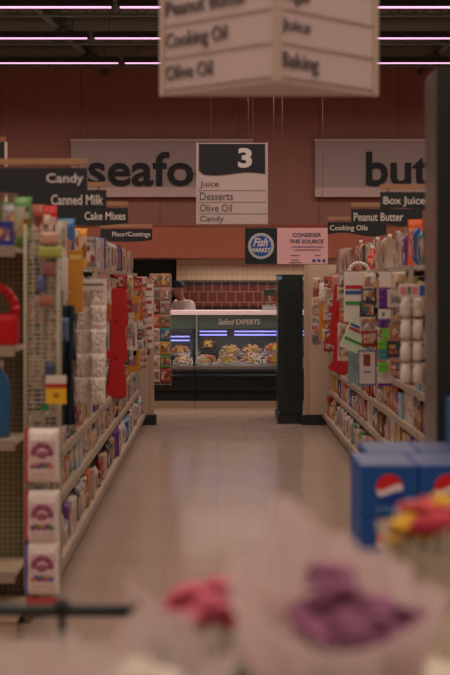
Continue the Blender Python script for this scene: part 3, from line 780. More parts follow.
# white packs, left: two columns x five rows
rows=['top','second','third','fourth','lowest']
dl=dep(96,-.78)
for k in range(5):
    for j in range(2):
        x0=75+15*j+1.0*k*(-.3); slab('white_pack',x0,x0+17,281+24*k,309+24*k,dl-.05*j-.02*k,.06,WH,'crinkled white pack, %s row, %s column, hanging left of the red mitts'%(rows[k],['left','right'][j]),'pack','white packs hanging on the left shelving','bag',crinkle=.006,rz=.15)
s=dl/F; clipstrip((94-CX)*s,dl+.06,H-(400-CY)*s,1.75,'clip strip holding the white packs, left aisle side','L')
# white header card over them
slab('header_card',76,106,279,290,dl-.12,.008,WHC,'white header card above the crinkled white packs on left','card',extras=[('print_block',.1,.9,.4,.6,mat('ink_grey',(120,96,92),.5))])
# yellow panel left
slab('yellow_card',68,83,250,312,dep(75,-.84)-.3,.02,YEL,'tall ochre yellow hanging card at the near left, beside wire rack','card',extras=[('label_band',.1,.9,.08,.16,mat('yellow_pale',(224,186,110),.5))])
slab('white_card',55,68,258,330,dep(75,-.84)-.4,.015,WHC,'tall white hanging card with dark print beside the ochre card','card',extras=[('dark_print',.35,.65,.45,.85,mat('ink_dark',(60,70,74),.5)),('blue_print',.1,.9,.88,.96,LBL)])
# navy garments
def garment(px0,px1,py0,py1,d,lab):
    a=at(px0,py1,d); b_=at(px1,py0,d); w=b_.x-a.x; h=b_.z-a.z
    r=empty('hanging_garment',((a.x+b_.x)/2,d,a.z),.3)
    mb=MB(); n=14
    g=[]
    for j in range(12):
        v=j/11; row=[]
        for i in range(n+1):
            u=i/n; ww=w*(.75+.25*v+.06*math.sin(7*v)); row.append(mb.bm.verts.new((-ww/2+ww*u,.018*math.sin(u*14+v*2)-.01,h*(1-v))))
        g.append(row)
    fs=[mb.bm.faces.new((g[j][i],g[j+1][i],g[j+1][i+1],g[j][i+1])) for j in range(11) for i in range(n)]
    mb._fin(fs,DK,True)
    o=mb.build('fabric',r); so=o.modifiers.new('t','SOLIDIFY'); so.thickness=.008
    MB().path([(0,0,h),(0,0,h+.05),(.02,0,h+.07)],.003,STEEL,6).build('hook',r)
    tag(r,lab,'garment','dark garments hanging on the left'); return r
dg_=7.75
garment(58,76,305,360,dg_,'upper dark navy cloth hanging right of the wire rack')
garment(60,74,355,425,dg_+.12,'lower dark navy cloth hanging right of the wire rack')
slab('denim_pouch',55,69,318,342,7.6,.04,mat('denim',(84,100,130),.8),'pale denim blue pouch hanging just above the navy cloth','pouch',kind='bag')
# yellow / white cards far left
dl=dep(131,-.8)
for (x0,x1,y0,y1,c,lab) in ((124,131,316,332,ORG,'small orange pack hanging behind the red mitts'),(131,140,296,320,YEL,'small yellow card above the white framed card, far left side'),(127,137,322,356,WHC,'white framed card hanging past the red mitts on left'),(126,140,350,372,YEL,'ochre yellow card below the white framed card on left')):
    slab('hanging_card',x0,x1,y0,y1,dl,.02,c,lab,'card','cards hanging past the left mitts',extras=[('print_block',.2,.8,.3,.7,mat('ink_mix',(150,96,110),.5))])
s=dl/F; clipstrip((132-CX)*s,dl+.04,H-(372-CY)*s,1.7,'clip strip holding yellow and white cards, left side','L')
dl=dep(147,-.76)
for k in range(5):
    slab('striped_pack',142,153,284+13*k,296+13*k,dl,.04,WH,'white and red banded pack, %s of five by the far left end panel'%rows[k],'pack','banded packs at the far left',extras=[('red_band',.1,.9,.3,.55,mat('ink_rose',(170,60,66),.5))])
s=dl/F; clipstrip((148-CX)*s,dl+.04,H-(350-CY)*s,1.7,'clip strip holding banded packs at far left end','L')
for k,(x0,x1,y0,c,lab) in enumerate(((118,125,286,'white','small white pack above the red mitts, left'),(112,118,300,'tan','small tan pack left of top red mitt'),(134,141,280,'white','small white pack high on far left clip'))):
    slab('small_pack',x0,x1,y0,y0+14,dep((x0+x1)/2,-.84),.03,OBJC,lab,'pack',kind='bag',color=COLS[c])

def packstrip(side,d,n,where,seed):
    X={'L':-.80,'R':1.12}[side]; rr=random.Random(seed); ws=rr.choice([.10,.12,.13]); step=.105
    s_=empty('clip_strip',(X,d,1.72-step*n-.02)); MB().b2(-.012,.012,0,.003,0,step*n+.03,WIRE).build('strip',s_); MB().rod((0,0,step*n),((-.14 if side=='L' else .2),0,step*n),.004,STEEL,6).build('arm',s_)
    tag(s_,'clip strip of small packs %s'%where,'clip strip')
    for k in range(n):
        cn=rr.choice(['white','cream','white','tan','pink','grey','white','orange','charcoal','red'])
        o=link('small_pack',SP[rr.randrange(3)],None,(X+rr.uniform(-.01,.01),d-.03,1.72-step*(k+1)),rr.uniform(-.3,.3)); o.color=lin(COLS[cn])
        tag(o,'small %s pack, %s from top on clip strip %s'%(cn,['first','second','third','fourth','fifth','sixth','seventh','eighth','ninth'][k],where),'pack','packs on the clip strip '+where)
SP=[p_pouch(.12,.125,.035,1),p_pouch(.10,.12,.03,2),p_carton(.11,.11,.03,3)]
for a_ in (('L',12.5,8,'just past the left mitts',1),('L',13.3,7,'between left mitts and white framed card',2),('L',15.1,8,'past the ochre cards, left',3),('L',15.9,9,'halfway from ochre cards to banded packs',4),('L',16.6,8,'just before the banded packs, left',5),
           ('L',10.4,5,'just past the crinkled white packs, left',12),('R',9.35,6,'between cup packs and purple cards, right',6),('R',11.1,5,'between purple cards and striped bag, right',7),('R',13.2,7,'between striped bag and right mitts',8),('R',15.0,7,'just past the right mitts',9),('R',16.9,7,'nearest the right end panel',10)): packstrip(*a_)
# ---- right side goods
# big white cup packs (near)
dr_=dep(411,1.13)
r0=None
for k in range(4):
    for j in range(2):
        x0=400+12*j; y0=298+22*k
        a=at(x0,y0+19,dr_); b_=at(x0+11.5,y0,dr_); w=b_.x-a.x; h=b_.z-a.z
        r=empty('cup_pack',((a.x+b_.x)/2,dr_,a.z)); mb=MB(); mb.lathe([(w*.32,0),(w*.5,h*.12),(w*.5,h*.6),(w*.38,h*.85),(w*.2,h)],WH,16,smooth=True); mb.build('cup_bag',r)
        MB().b2(-w*.45,w*.45,-.004,.004,h*.9,h*1.06,WHC).build('header_strip',r)
        tag(r,'white cup-shaped pack, %s row, %s column, near the black case'%(['top','second','third','lowest'][k],['left','right'][j]),'pack','white cup packs on the right')
slab('header_card',399,425,284,297,dr_-.07,.01,WHC,'white header card with pink, green and blue patches over the cup packs','card',extras=[('pink_patch',.05,.3,.2,.8,PNKI),('green_patch',.33,.45,.2,.8,GRN),('pink_patch',.48,.72,.2,.8,PNKI),('blue_patch',.78,.98,.1,.9,BLU)])
s=dr_/F; clipstrip((412-CX)*s,dr_+.04,H-(386-CY)*s,1.76,'clip strip holding the white cup packs, right side','R')
# purple card + green clips
dr_=dep(385,1.13); dc2=dr_-.02
def eggcard(px0,px1,py0,py1,lab):
    a=at(px0,py1,dc2); b_=at(px1,py0,dc2); w=b_.x-a.x; h=b_.z-a.z
    r=empty('purple_card',((a.x+b_.x)/2,dc2,a.z)); MB().b2(-w/2,w/2,-.006,.006,0,h,PUR,.003).build('tray',r)
    for i in range(2):
        for j in range(3): MB().sphere((-w/4+w/2*i,-.006,h*(j+.5)/3),w*.17,PUR,(1,.6,1)).build('cup',r)
    tag(r,lab,'card','purple moulded cards on the right')
slab('header_card',379,392,272,287,dc2,.008,WHC,'small white header card above the purple moulded card','card')
eggcard(379,391,288,309,'upper purple moulded card hanging left of the cup packs')
slab('white_label_card',378,391,309,319,dc2,.01,WHC,'small white label card between the purple moulded cards','card',extras=[('green_print',.3,.5,.3,.7,GRN)])
eggcard(378,391,319,327,'lower narrow purple moulded card above green clips')
for k,(py,m_,x0,nm) in enumerate(((328,LGRN,382,'top'),(339,LGRN,378,'second'),(349,TEAL,379,'third'),(362,LGRN,378,'lowest'))):
    a=at(x0,py+10,dc2-.03); b_=at(x0+14,py,dc2-.03); w=b_.x-a.x; h=b_.z-a.z
    r=empty('bag_clip',((a.x+b_.x)/2,dc2-.03,a.z),.1); MB().b2(-w/2,w/2,-.012,.012,0,h*.42,m_,.004).build('lower_jaw',r); MB().b2(-w/2,w*.38,-.012,.012,h*.5,h*.9,m_,.004).build('upper_jaw',r); MB().rod((w*.4,0,h*.2),(w*.4,0,h*.75),.008,m_).build('hinge',r)
    tag(r,'%s %s clip, %s of four under the purple cards'%('bright green' if m_ is LGRN else 'teal','plastic',nm),'clip','plastic clips on the right')
slab('white_card',378,392,372,386,dc2+.02,.01,WHC,'white card with purple lower edge under the lowest clip','card',extras=[('purple_edge',0,1,.8,1,PUR)])
s=dr_/F; clipstrip((385-CX)*s,dr_+.03,H-(386-CY)*s,1.76,'clip strip holding purple cards and clips, right side','R')
# striped bag
dr_=dep(360,1.13)
a=at(344,322,dr_); b_=at(374,272,dr_); w=b_.x-a.x; h=b_.z-a.z
r=empty('striped_carrier_bag',((a.x+b_.x)/2,dr_,a.z)); MB().b2(-w/2,w/2,-.012,.012,0,h,WHC,.006).build('bag',r)
mb=MB(); q=[(w*.33*math.cos(t*PI/8),0,h+w*.30*math.sin(t*PI/8)) for t in range(9)]; mb.path(q,.014,WHC,8); mb.build('handle',r)
for z,m_ in ((.70,RED),(.59,BLU),(.38,GRN)): MB().b2(-w*.46,w*.46,-.0155,-.012,h*z-.014,h*z+.014,m_).build('stripe',r)
tag(r,'white carrier bag with red, blue and green stripes hanging upright','bag')
a=at(360,337,dr_-.08)
r=empty('striped_carrier_bag',tuple(a)); r.rotation_euler=(0,.42,0); MB().b2(-.12,.12,-.01,.01,-.13,.13,mat('bag_pale_green',(196,206,180),.5),.005).build('bag',r)
for z,m_ in ((.065,BLU),(.035,RED),(-.05,GRN)): MB().b2(-.11,.11,-.0135,-.01,z-.01,z+.01,m_).build('stripe',r)
tag(r,'tilted pale striped bag below the upright striped bag','bag')
slab('framed_card',358,376,350,385,dr_-.12,.015,WHC,'white card with dark frame and brown cup picture, right side','card',
  extras=[('frame_side',.0,.06,0,1,LBL),('frame_side',.94,1,0,1,LBL),('frame_top',0,1,0,.04,LBL),('frame_bottom',0,1,.96,1,LBL),('cup_picture',.3,.68,.12,.45,mat('ink_brown',(130,60,50),.5)),('print_line',.3,.7,.6,.64,LBL)])
slab('teal_card',348,357,352,383,dr_+.1,.012,mat('card_pale_teal',(130,160,164),.5),'pale teal card beside the white framed card','card')
s=dr_/F; clipstrip((360-CX)*s,dr_+.03,H-(372-CY)*s,1.76,'clip strip holding striped bags, right side','R')
# yellow, far right side
dr_=dep(324,1.10)
slab('yellow_card',319,330,303,340,dr_,.03,YEL,'ochre yellow card hanging beside the right red mitts','card',extras=[('red_print',.2,.8,.2,.5,ORG)])
slab('small_pack',319,331,283,302,dr_,.04,WH,'crinkled white pack above the right ochre card','pack',kind='bag',crinkle=.004)
slab('small_pack',331,343,275,292,dr_-1,.04,OBJC,'pinkish pack hanging above the right red mitts','pack',kind='bag',color=(190,120,110))
s=dr_/F; clipstrip((324-CX)*s,dr_+.03,H-(340-CY)*s,1.7,'clip strip holding the right ochre card','R')
# things on right top shelf that stand out
def standing(name,px,py0,py1,d,w,c,lab,cat,kind='pouch'):
    d=1.44*F/(px-CX)
    z0=LEV[6]+.002; z1=at(px,py0,d).z; h=z1-z0
    me=(p_pouch if kind=='pouch' else p_bottle)(w,h,w*.45 if kind=='pouch' else w,int(px)); x=(px-CX)*d/F
    o=link(name,me,None,(x,d,z0),rnd.uniform(-.3,.3)); o.color=lin(c); tag(o,lab,cat)
standing('orange_bag',415,219,255,9.55,.11,(222,92,36),'tall orange bag on right top shelf under the juice flag','bag')
standing('orange_bottle',374,246,270,12.25,.09,(214,64,40),'orange-red bottle on right top shelf by the peanut butter flag','bottle','bottle')
for i,(px,d,c,cn) in enumerate(((362,13.2,(190,40,36),'red'),(378,11.6,(198,48,36),'red'),(390,10.9,(214,160,60),'yellow'),(399,10.3,(160,160,170),'grey'))):
    standing('tall_bottle',px,240-i*3,270,d,.075,c,'%s tall bottle on right top shelf %s'%(cn,['just under the cooking oils flag','between cooking oils and peanut butter flags','right under the peanut butter flag','left of the juice flag'][i]),'bottle','bottle')
# colourful bags on left top shelf near
for i,(d,py0,w,c,cn) in enumerate(((7.62,202,.10,(84,128,62),'green'),(8.0,206,.10,(90,100,130),'dusty blue'),(8.4,204,.11,(196,96,72),'salmon red'),(8.8,214,.10,(206,178,150),'cream'),(9.25,205,.10,(200,36,34),'bright red'),(9.7,220,.11,(206,190,170),'ivory'),(10.2,218,.11,(70,120,170),'sea blue'),(10.7,230,.1,(190,150,120),'light tan'),(11.3,228,.12,(232,150,36),'golden yellow'),(12.0,236,.12,(130,120,116),'stone grey'))):
    X=-1.03; z0=LEV[6]+.002; h=H+(CY-py0)*d/F-z0
    o=link('snack_bag',p_pouch(w*1.3,h,w*.5,i+30),None,(X,d,z0),rnd.uniform(.1,.8)); o.color=lin(c)
    tag(o,'%s bag standing tall on the left top shelf, nearer half'%cn,'bag','bags on the near left top shelf')

# ================================================================== NEAR LEFT END CAP
d=6.95
r=empty('end_cap_shelving',(0,0,0)); xr=-.905
MB().b2(-2.1,xr,7.36,7.39,0,1.86,PEG).build('back_panel',r)
for x in (xr-.02,-2.08): MB().b2(x-.015,x+.015,7.32,7.36,0,1.86,mat('upright_olive',(140,126,100),.5)).build('upright',r)
ENDZ=[at(0,y,d).z for y in (247,347,441,573)]
for z in ENDZ:
    s_=MB().b2(-2.1,xr-.03,d,7.36,z-.022,z,CREAM).build('shelf',r); MB().b2(-2.09,xr-.03,d-.014,d,z-.045,z+.006,RAIL,.003).build('price_rail',s_)
s_=MB().b2(-2.1,xr-.02,d,7.36,.09,.13,CREAM).b2(-2.08,xr-.03,d+.03,d+.05,0,.09,CREAM).build('base_deck',r)
tag(r,'cream end cap shelving with olive pegboard at the left picture edge','shelving')
# wire wing rack
xw0,xw1=-.885,-.735
r=empty('wire_wing_rack',((xw0+xw1)/2,d-.03,0)); w=(xw1-xw0)/2
mb=MB()
for k in range(5): mb.rod((-w+2*w*k/4,0,.25),(-w+2*w*k/4,0,1.93),.0035,WIRE,6)
for k in range(77): mb.rod((-w,0,.27+.0215*k),(w,0,.27+.0215*k),.004,WIRE,6)
mb.build('wire_grid',r)
mb=MB()
for x in (-w,w): mb.rod((x,.0,.25),(x,.0,1.93),.007,WIRE,8)
mb.build('side_rail',r)
mb=MB()
for z in (.5,1.0,1.5,1.8): mb.rod((-w,0,z),(-w-.045,.38,z),.006,WIRE,6)
mb.build('mounting_arm',r)
mb=MB()
for k in range(77): mb.rod((w,0,.27+.0215*k),(w,.16,.27+.0215*k),.0026,WIRE,6)
for y in (.08,.16): mb.rod((w,y,.25),(w,y,1.93),.0035,WIRE,6)
mb.build('side_grid',r)
tag(r,'tall white wire wing rack with close rungs beside the near left end cap','wire rack')
def picpack(py0,py1,lab,k):
    dd=d-.12
    a=at(26,py1,dd); b_=at(60,py0,dd); w=b_.x-a.x; h=b_.z-a.z
    r=empty('picture_pack',((a.x+b_.x)/2,dd,a.z)); MB().pillow((0,0,h/2),w,h,.07,WH,10,10,.003,k).build('bag',r)
    MB().b2(-w/2-.004,-w/2+.012,-.012,.012,.0,h,[mat('spine_rose',(170,50,70),.5),MATS['spine_rose'],mat('spine_violet',(96,80,150),.5)][k%3] if k else mat('spine_rose',(170,50,70),.5)).build('side_seam',r)
    r2=random.Random(k+3)
    mb=MB()
    cols=[mat('pic_a',(150,80,100),.5),mat('pic_b',(120,60,90),.5),mat('pic_c',(190,120,70),.5),mat('pic_d',(90,120,70),.5),mat('pic_e',(80,90,150),.5)]
    mb.b2(-w*.36,w*.36,-.038,-.022,h*.18,h*.78,mat('pic_field',(206,176,174),.5))
    for q in range(11):
        an=PI*q/10; mb.sphere((w*.25*math.cos(an),-.038,h*.55+h*.15*math.sin(an)),.014,cols[0 if q%3 else 1],(1,.3,1),8,6)
    mb.sphere((0,-.038,h*.52),.022,cols[0],(1.2,.3,.8),8,6)
    for q in range(7): mb.sphere((-w*.26+w*.087*q,-.038,h*(.31+.03*(q%2))),.015,cols[(q*2+k)%5],(1,.3,.8),8,6)
    mb.build('picture',r)
    MB().path([(0,0,h),(0,.02,h+.02),(0,.09,h+.02)],.003,STEEL,6).build('peg_hook',r)
    tag(r,lab,'pack','white picture packs on the near wire rack')
picpack(428,482,'white pack with ring-shaped picture, uppermost on the near wire rack',0)
picpack(490,543,'white pack with ring-shaped picture, middle one on the near wire rack',1)
picpack(541,594,'white pack with violet seam, lowest on the near wire rack',2)
r=empty('price_card',tuple(at(56,404,d-.16)),.1); s=d/F
MB().b2(-10*s,10*s,-.003,.003,0,28*s,mat('tag_bright_yellow',(226,176,30),.5),.001).build('card',r)
MB().b2(-10*s,10*s,-.005,-.003,19*s,28*s,WHC).build('header_strip',r); MB().b2(-10*s,10*s,-.006,-.004,16*s,20*s,RED).build('red_band',r)
MB().rod((0,.003,26*s),(0,.15,28*s),.003,STEEL,6).build('clip_arm',r); MB().sphere((0,-.004,9*s),3*s,mat('tag_ink',(170,120,30),.5),(1,.3,1)).build('printed_mark',r)
tag(r,'yellow and white price card with red band clipped on wire rack','price card')
r=empty('green_tag',tuple(at(45,411,d-.08))); MB().b2(-4*s,4*s,-.003,.003,0,8*s,mat('tag_green',(30,130,70),.5),.001).build('card',r); MB().rod((0,.0,6*s),(0,.06,6*s),.003,STEEL,6).build('clip_arm',r); tag(r,'small green tag on the wire rack below the price card','tag')
# items on the wing rack top & within
for i,(x0,x1,y0,y1,c,lab) in enumerate(((38,62,246,258,(170,172,84),'lime yellow pack at the top of the wire rack'),(40,60,232,245,(196,150,130),'pinkish pack on top of the wire rack'),(42,56,262,276,(140,90,88),'small dark rose pack on the upper wire rack'),(36,46,276,292,(86,98,130),'small blue pack on the upper wire rack'),(40,52,296,306,(170,100,76),'small orange red pack midway down the wire rack'),(45,55,362,380,(60,70,100),'small navy pack behind the price card'))):
    slab('small_pack',x0,x1,y0,y1,d-.07,.04,OBJC,lab,'pack','small packs on the near wire rack','bag',color=c)
wn=['topmost','second','third','fourth','fifth','sixth','seventh','eighth']
for k in range(8):
    for j in range(2):
        cn=rnd.choice(['cream','tan','white','grey','pink','charcoal'])
        o=link('hook_pack',SP[(k+j)%3],None,(-.845+.075*j,d+.03,1.74-.135*k),0); o.scale=(.62,.8,.95); o.color=lin(COLS[cn])
        tag(o,'%s pack behind the near wire rack, %s from top, %s column'%(cn,wn[k],['left','right'][j]),'pack','packs behind the rungs of the near wire rack')
slab('red_bag_pack',26,60,597,608,d-.1,.03,mat('pack_red',(190,60,50),.5),'red-bottomed pack lowest of all under the picture packs','pack',kind='bag')
# endcap goods: red jug
r=empty('red_jug',((-2-CX)*7.05/F,7.12,ENDZ[1]+.001)); JR=mat('jug_red',(200,26,30),.3)
mb=MB(); mb.b2(-.11,.09,-.07,.07,0,.15,JR,.03); mb.build('jug_body',r)
mb=MB(); q=[(-.03+.105*math.cos(t*PI/10),0,.15+.13*math.sin(t*PI/10)) for t in range(0,11)]; mb.path(q,.021,JR,10)
for p_ in q: mb.sphere(p_,.021,JR,u=10,v=6)
mb.build('handle',r); MB().rod((-.08,0,.14),(-.08,0,.2),.03,mat('cap_black',(30,30,30),.4),12).build('cap',r)
tag(r,'red plastic jug with looped handle on the left end cap','jug')
r=empty('blue_bottle',((-3-CX)*7.05/F,7.12,ENDZ[2]+.001)); BB=mat('bottle_blue',(52,106,160),.25)
MB().lathe([(.045,0),(.052,.01),(.054,.22),(.045,.28),(.02,.32),(.018,.33)],BB,18).build('bottle_body',r); MB().lathe([(.022,.33),(.022,.365)],CAPW,14).build('cap',r)
tag(r,'tall blue bottle on the left end cap shelf below the red jug','bottle')
# endcap top shelf: detergent-ish boxes and bags
for i,(px,py0,w,c,cn,kd) in enumerate(((3,222,.10,(40,56,140),'blue and white','carton'),(-14,214,.1,(190,190,196),'white','carton'),(20,196,.09,(100,146,72),'leaf green','pouch'),(8,204,.08,(150,140,140),'grey','pouch'),(16,236,.05,(60,60,60),'dark','carton'))):
    h=at(px,py0,7.05).z-ENDZ[0]; me=(p_pouch if kd=='pouch' else p_carton)(w,h,.06,i+50)
    yy = 7.0 if kd=='carton' else 7.12
    if i==4: yy=7.22
    o=link('cleaning_'+kd,me,None,((px-CX)*7.05/F,yy,ENDZ[0]+.002),0); o.color=lin(c); tag(o,'%s %s on top shelf of the left end cap'%(cn,kd),kd)

# ================================================================== SODA CARTONS
BX=mat('soda_blue',(20,78,150),.5); BXD=mat('soda_navy',(16,44,110),.4); 
SW,SH,SD=.178,.16,.36
def soda():
    r=empty('soda_carton')
    MB().b2(-SW/2,SW/2,0,SD,0,SH,BX,.004).build('box',r)
    MB().b2(-SW/2+.004,SW/2-.004,.01,SD-.01,SH-.0005,SH+.001,mat('soda_top',(84,92,128),.4)).build('top_flap',r)
    lg=empty('round_logo',(0,-.001,SH*.57)); lg.parent=r
    R_=.043
    def arcs(f0,f1,m_,nm,y):
        up=[];dn=[]
        n=18
        for k in range(n+1):
            x=-R_+2*R_*k/n; c_=math.sqrt(max(0,R_*R_-x*x)); up.append((x,min(c_,max(-c_,f1(x))))); dn.append((x,max(-c_,min(c_,f0(x)))))
        pts=[p for p in up]; 
        for p in dn[::-1]:
            pts.append(p)
        out=[]
        for p in pts:
            if not out or (abs(p[0]-out[-1][0])>1e-6 or abs(p[1]-out[-1][1])>1e-6): out.append(p)
        if abs(out[0][0]-out[-1][0])<1e-6 and abs(out[0][1]-out[-1][1])<1e-6: out.pop()
        MB().prism(out,y,y+.001,m_).build(nm,lg)
    arcs(lambda x:-1,lambda x:1,mat('logo_white',(226,214,214),.4),'white_field',-.002)
    arcs(lambda x:.004+.010*math.sin(x/R_*2.2),lambda x:1,mat('logo_red',(206,32,36),.4),'red_wave',-.0035)
    arcs(lambda x:-1,lambda x:-.018+.008*math.sin(x/R_*2.2),mat('logo_blue',(24,60,150),.4),'blue_wave',-.0035)
    lettering('pepsi',mat('soda_lettering',(110,150,200),.4),r,-.04,.04,.012,.038,-.001)
    return r
sp_=soda(); first=True
dS=4.7; X0=at(361,463,dS).x+SW/2; ztop=at(0,466,dS).z
base=ztop-6*SH-.006*5
colN=['left column','middle column','right column']; rowN=['top','second','third','fourth','fifth','bottom']
for c_ in range(3):
    for k in range(6):
        for dd in range(2):
            if dd==1 and k>0 : continue
            o=sp_ if first else copy_tree(sp_); first=False
            zz=ztop-SH-(SH+.004)*k
            o.location=(X0+(SW+.004)*c_+.06*dd,dS+dd*(SD+.01),zz)
            tag(o,'blue soda carton with round logo, %s layer, %s, %s row of stack'%(rowN[k],colN[c_],['front','rear'][dd]),'soda carton','stacked soda cartons by the right shelving')
zb=ztop-SH-(SH+.004)*5
r=empty('display_pallet',(X0+SW+.004,dS+.40,0)); MB().b2(-.262,.30,-.39,.36,0.0,zb-.001,mat('pallet_blue',(30,60,110),.6),.004).build('base_box',r)
MB().b2(-.16,.2,.01,.36,zb,ztop-SH-.0015,mat('inner_blue',(30,60,120),.6)).build('inner_support',r)
tag(r,'blue display base under the stacked soda cartons','display base')
o=copy_tree(sp_); o.location=(X0+.375,dS+.36,ztop+.004); tag(o,'single blue soda carton lying on top of the stack at the right edge','soda carton','stacked soda cartons by the right shelving')

# tall black display case on the right
d1=5.75; xl=at(437,0,d1).x
r=empty('tall_display_case',(xl,d1,0)); hh=at(0,68,d1).z; 
mb=MB(); mb.b2(0,.7,0,.02,0.06,hh,BLACK,.003); mb.build('front_frame',r)
MB().b2(0,.7,.02,.34,.06,hh,mat('case_side_grey',(104,96,90),.22,spec=.7,noise=.25,nscale=9),.003).build('side_panel',r)
MB().b2(-.01,.71,-.01,.35,0,.06,BLACK).build('plinth',r)
MB().b2(.06,.66,-.008,0,.5,hh-.12,mat('door_black',(14,18,18),.15)).build('door',r)
tag(r,'tall black-fronted case with grey glossy side at the right picture edge','display case')

# ================================================================== FOREGROUND: flower stand, bouquets, rail
TBL=mat('stand_grey',(130,112,104),.6)
r=empty('flower_stand',(.1,2.3,0)); MB().b2(-1.0,.85,-.95,.85,.76,.80,TBL,.005).build('table_top',r)
for x in (-.9,.75):
    for y in (-.85,.75): MB().b2(x-.025,x+.025,y-.025,y+.025,0,.76,BLACK).build('leg',r)
tag(r,'low grey stand holding the flower buckets below the picture','stand')
def petalbloom(R_,n,m_,seed,cup=.5):
    r2=random.Random(seed); mb=MB()
    for k in range(n):
        t=k/n; phi=k*2.399; el=1.45*(1-t)**.8
        rr=R_*(.25+.75*t)
        c=Vector((math.cos(phi)*math.cos(el)*rr,math.sin(phi)*math.cos(el)*rr,math.sin(el)*rr*.75))
        q=Vector((math.cos(phi)*math.cos(el),math.sin(phi)*math.cos(el),math.sin(el))).to_track_quat('Z','Y').to_matrix()
        mb.sphere(c,R_*.42,m_,(1,.75,.28),7,5,q @ Matrix.Rotation(r2.uniform(-.5,.5),3,'Y'))
    return mb.mesh('bloom')
GREENL=mat('leaf_green',(52,84,58),.6,noise=.25,nscale=30); STEM=mat('stem_green',(70,96,50),.6)
def leafmesh(L_):
    mb=MB(); a=[]
    for k in range(7):
        t=k/6; w=L_*.16*math.sin(PI*min(1,t*.95+.04)); z=-.18*L_*t*t
        a.append((mb.bm.verts.new((-w,t*L_,z+.1*w)),mb.bm.verts.new((0,t*L_,z)),mb.bm.verts.new((w,t*L_,z+.1*w))))
    fs=[]
    for p,q in zip(a,a[1:]):
        fs.append(mb.bm.faces.new((p[0],q[0],q[1],p[1]))); fs.append(mb.bm.faces.new((p[1],q[1],q[2],p[2])))
    mb._fin(fs,GREENL,True); return mb.mesh('leaf')
LEAF=leafmesh(.10)
def wrapcone(c,zb,zr,R_,rim,mname,parent,seed,lean=(0,0),rb=.05,name='wrap'):
    """rim(theta) -> extra height, extra radius"""
    r2=random.Random(seed); n=88; m_=18; mb=MB(); g=[]
    ph=[r2.uniform(0,6.28) for _ in range(4)]
    for j in range(m_+1):
        v=j/m_; row=[]
        for i in range(n):
            th=2*PI*i/n; eh,er=rim(th)
            rad=rb+(R_+er-rb)*(v**1.15); z=zb+(zr+eh-zb)*v
            fold=(.035*math.sin(5*th+ph[0]+v*2)+.035*math.sin(9*th+ph[1]+v*4)+.03*math.sin(17*th+ph[2]-v*5)+r2.uniform(-.02,.02))*v*R_*2.6
            rad+=fold*.6; z+=fold*.3*v
            row.append(mb.bm.verts.new((c[0]+lean[0]*v*v+rad*math.cos(th),c[1]+lean[1]*v*v+rad*math.sin(th),z)))
        g.append(row)
    fs=[mb.bm.faces.new((g[j][i],g[j][(i+1)%n],g[j+1][(i+1)%n],g[j+1][i])) for j in range(m_) for i in range(n)]
    mb._fin(fs,mname,True); return mb.build(name,parent)
PINKFILM=film('film_pink',(250,226,222),.12,.45); WHITEFILM=film('film_white',(236,216,210),.2,.5); CREAMFILM=film('film_cream',(238,220,196),.2,.5)
def bump(th,c,w): 
    d_=(th-c+PI)%(2*PI)-PI; return math.exp(-(d_/w)**2)
BUCK=mat('bucket_black',(34,36,38),.4)
def bucket(x,y,R_,lab):
    r=empty('flower_bucket',(x,y,.801)); MB().lathe([(R_*.75,0),(R_,.19),(R_*1.08,.19),(R_*1.08,.2),(R_*.94,.2),(R_*.7,.02)],BUCK,24).build('bucket',r); tag(r,lab,'bucket','black buckets under the bouquets')
def bouquet(loc,lab,film_,zr,R_,rim,blooms,seed,lean=(0,0),leaves=(),rb=.045,rz=0,second=None):
    """loc z = foot of the stems; blooms: list of (mesh, dx,dy,z,scale)"""
    r=empty('bouquet',loc); zb=.03
    wrapcone((0,0),zb,zr,R_,rim,film_,r,seed,lean,rb)
    if second: wrapcone((0,0),zb+.02,second[0],second[1],second[2],film_,r,seed+5,lean,rb*.8,'inner_wrap')
    mb=MB()
    for b_ in blooms: mb.rod((b_[1]*.2,b_[2]*.2,0.0),(b_[1],b_[2],b_[3]-.01),.003,STEM,5)
    mb.build('stems',r)
    for (me,dx,dy,z,sc) in blooms:
        o=link('bloom',me,r,(dx,dy,z)); o.scale=(sc,)*3; o.rotation_euler=(random.uniform(-.2,.7),random.uniform(-.4,.4),random.uniform(0,6))
    for (dx,dy,z,rx,rz_) in leaves:
        o=link('leaf',LEAF,r,(dx,dy,z)); o.rotation_euler=(rx,0,rz_)
    tag(r,lab,'bouquet'); return r
PURM=mat('petal_purple',(156,96,126),.7,noise=.25,nscale=60); PKM=mat('petal_pink',(216,104,126),.6,noise=.15,nscale=40); REDM=mat('petal_red',(186,34,60),.6,noise=.2,nscale=40)
YLM=mat('petal_yellow',(226,176,40),.6); WHM=mat('petal_white',(226,212,196),.6); CORM=mat('petal_coral',(208,78,80),.6)
bP=petalbloom(.028,34,PURM,1); bQ=petalbloom(.026,30,mat('petal_deep_purple',(124,66,100),.7,noise=.25,nscale=60),9); bK=petalbloom(.046,30,PKM,2); bR=petalbloom(.042,30,REDM,3); bY=petalbloom(.026,20,YLM,4); bW=petalbloom(.036,26,WHM,5); bC=petalbloom(.034,26,CORM,6)
rb_=random.Random(12)
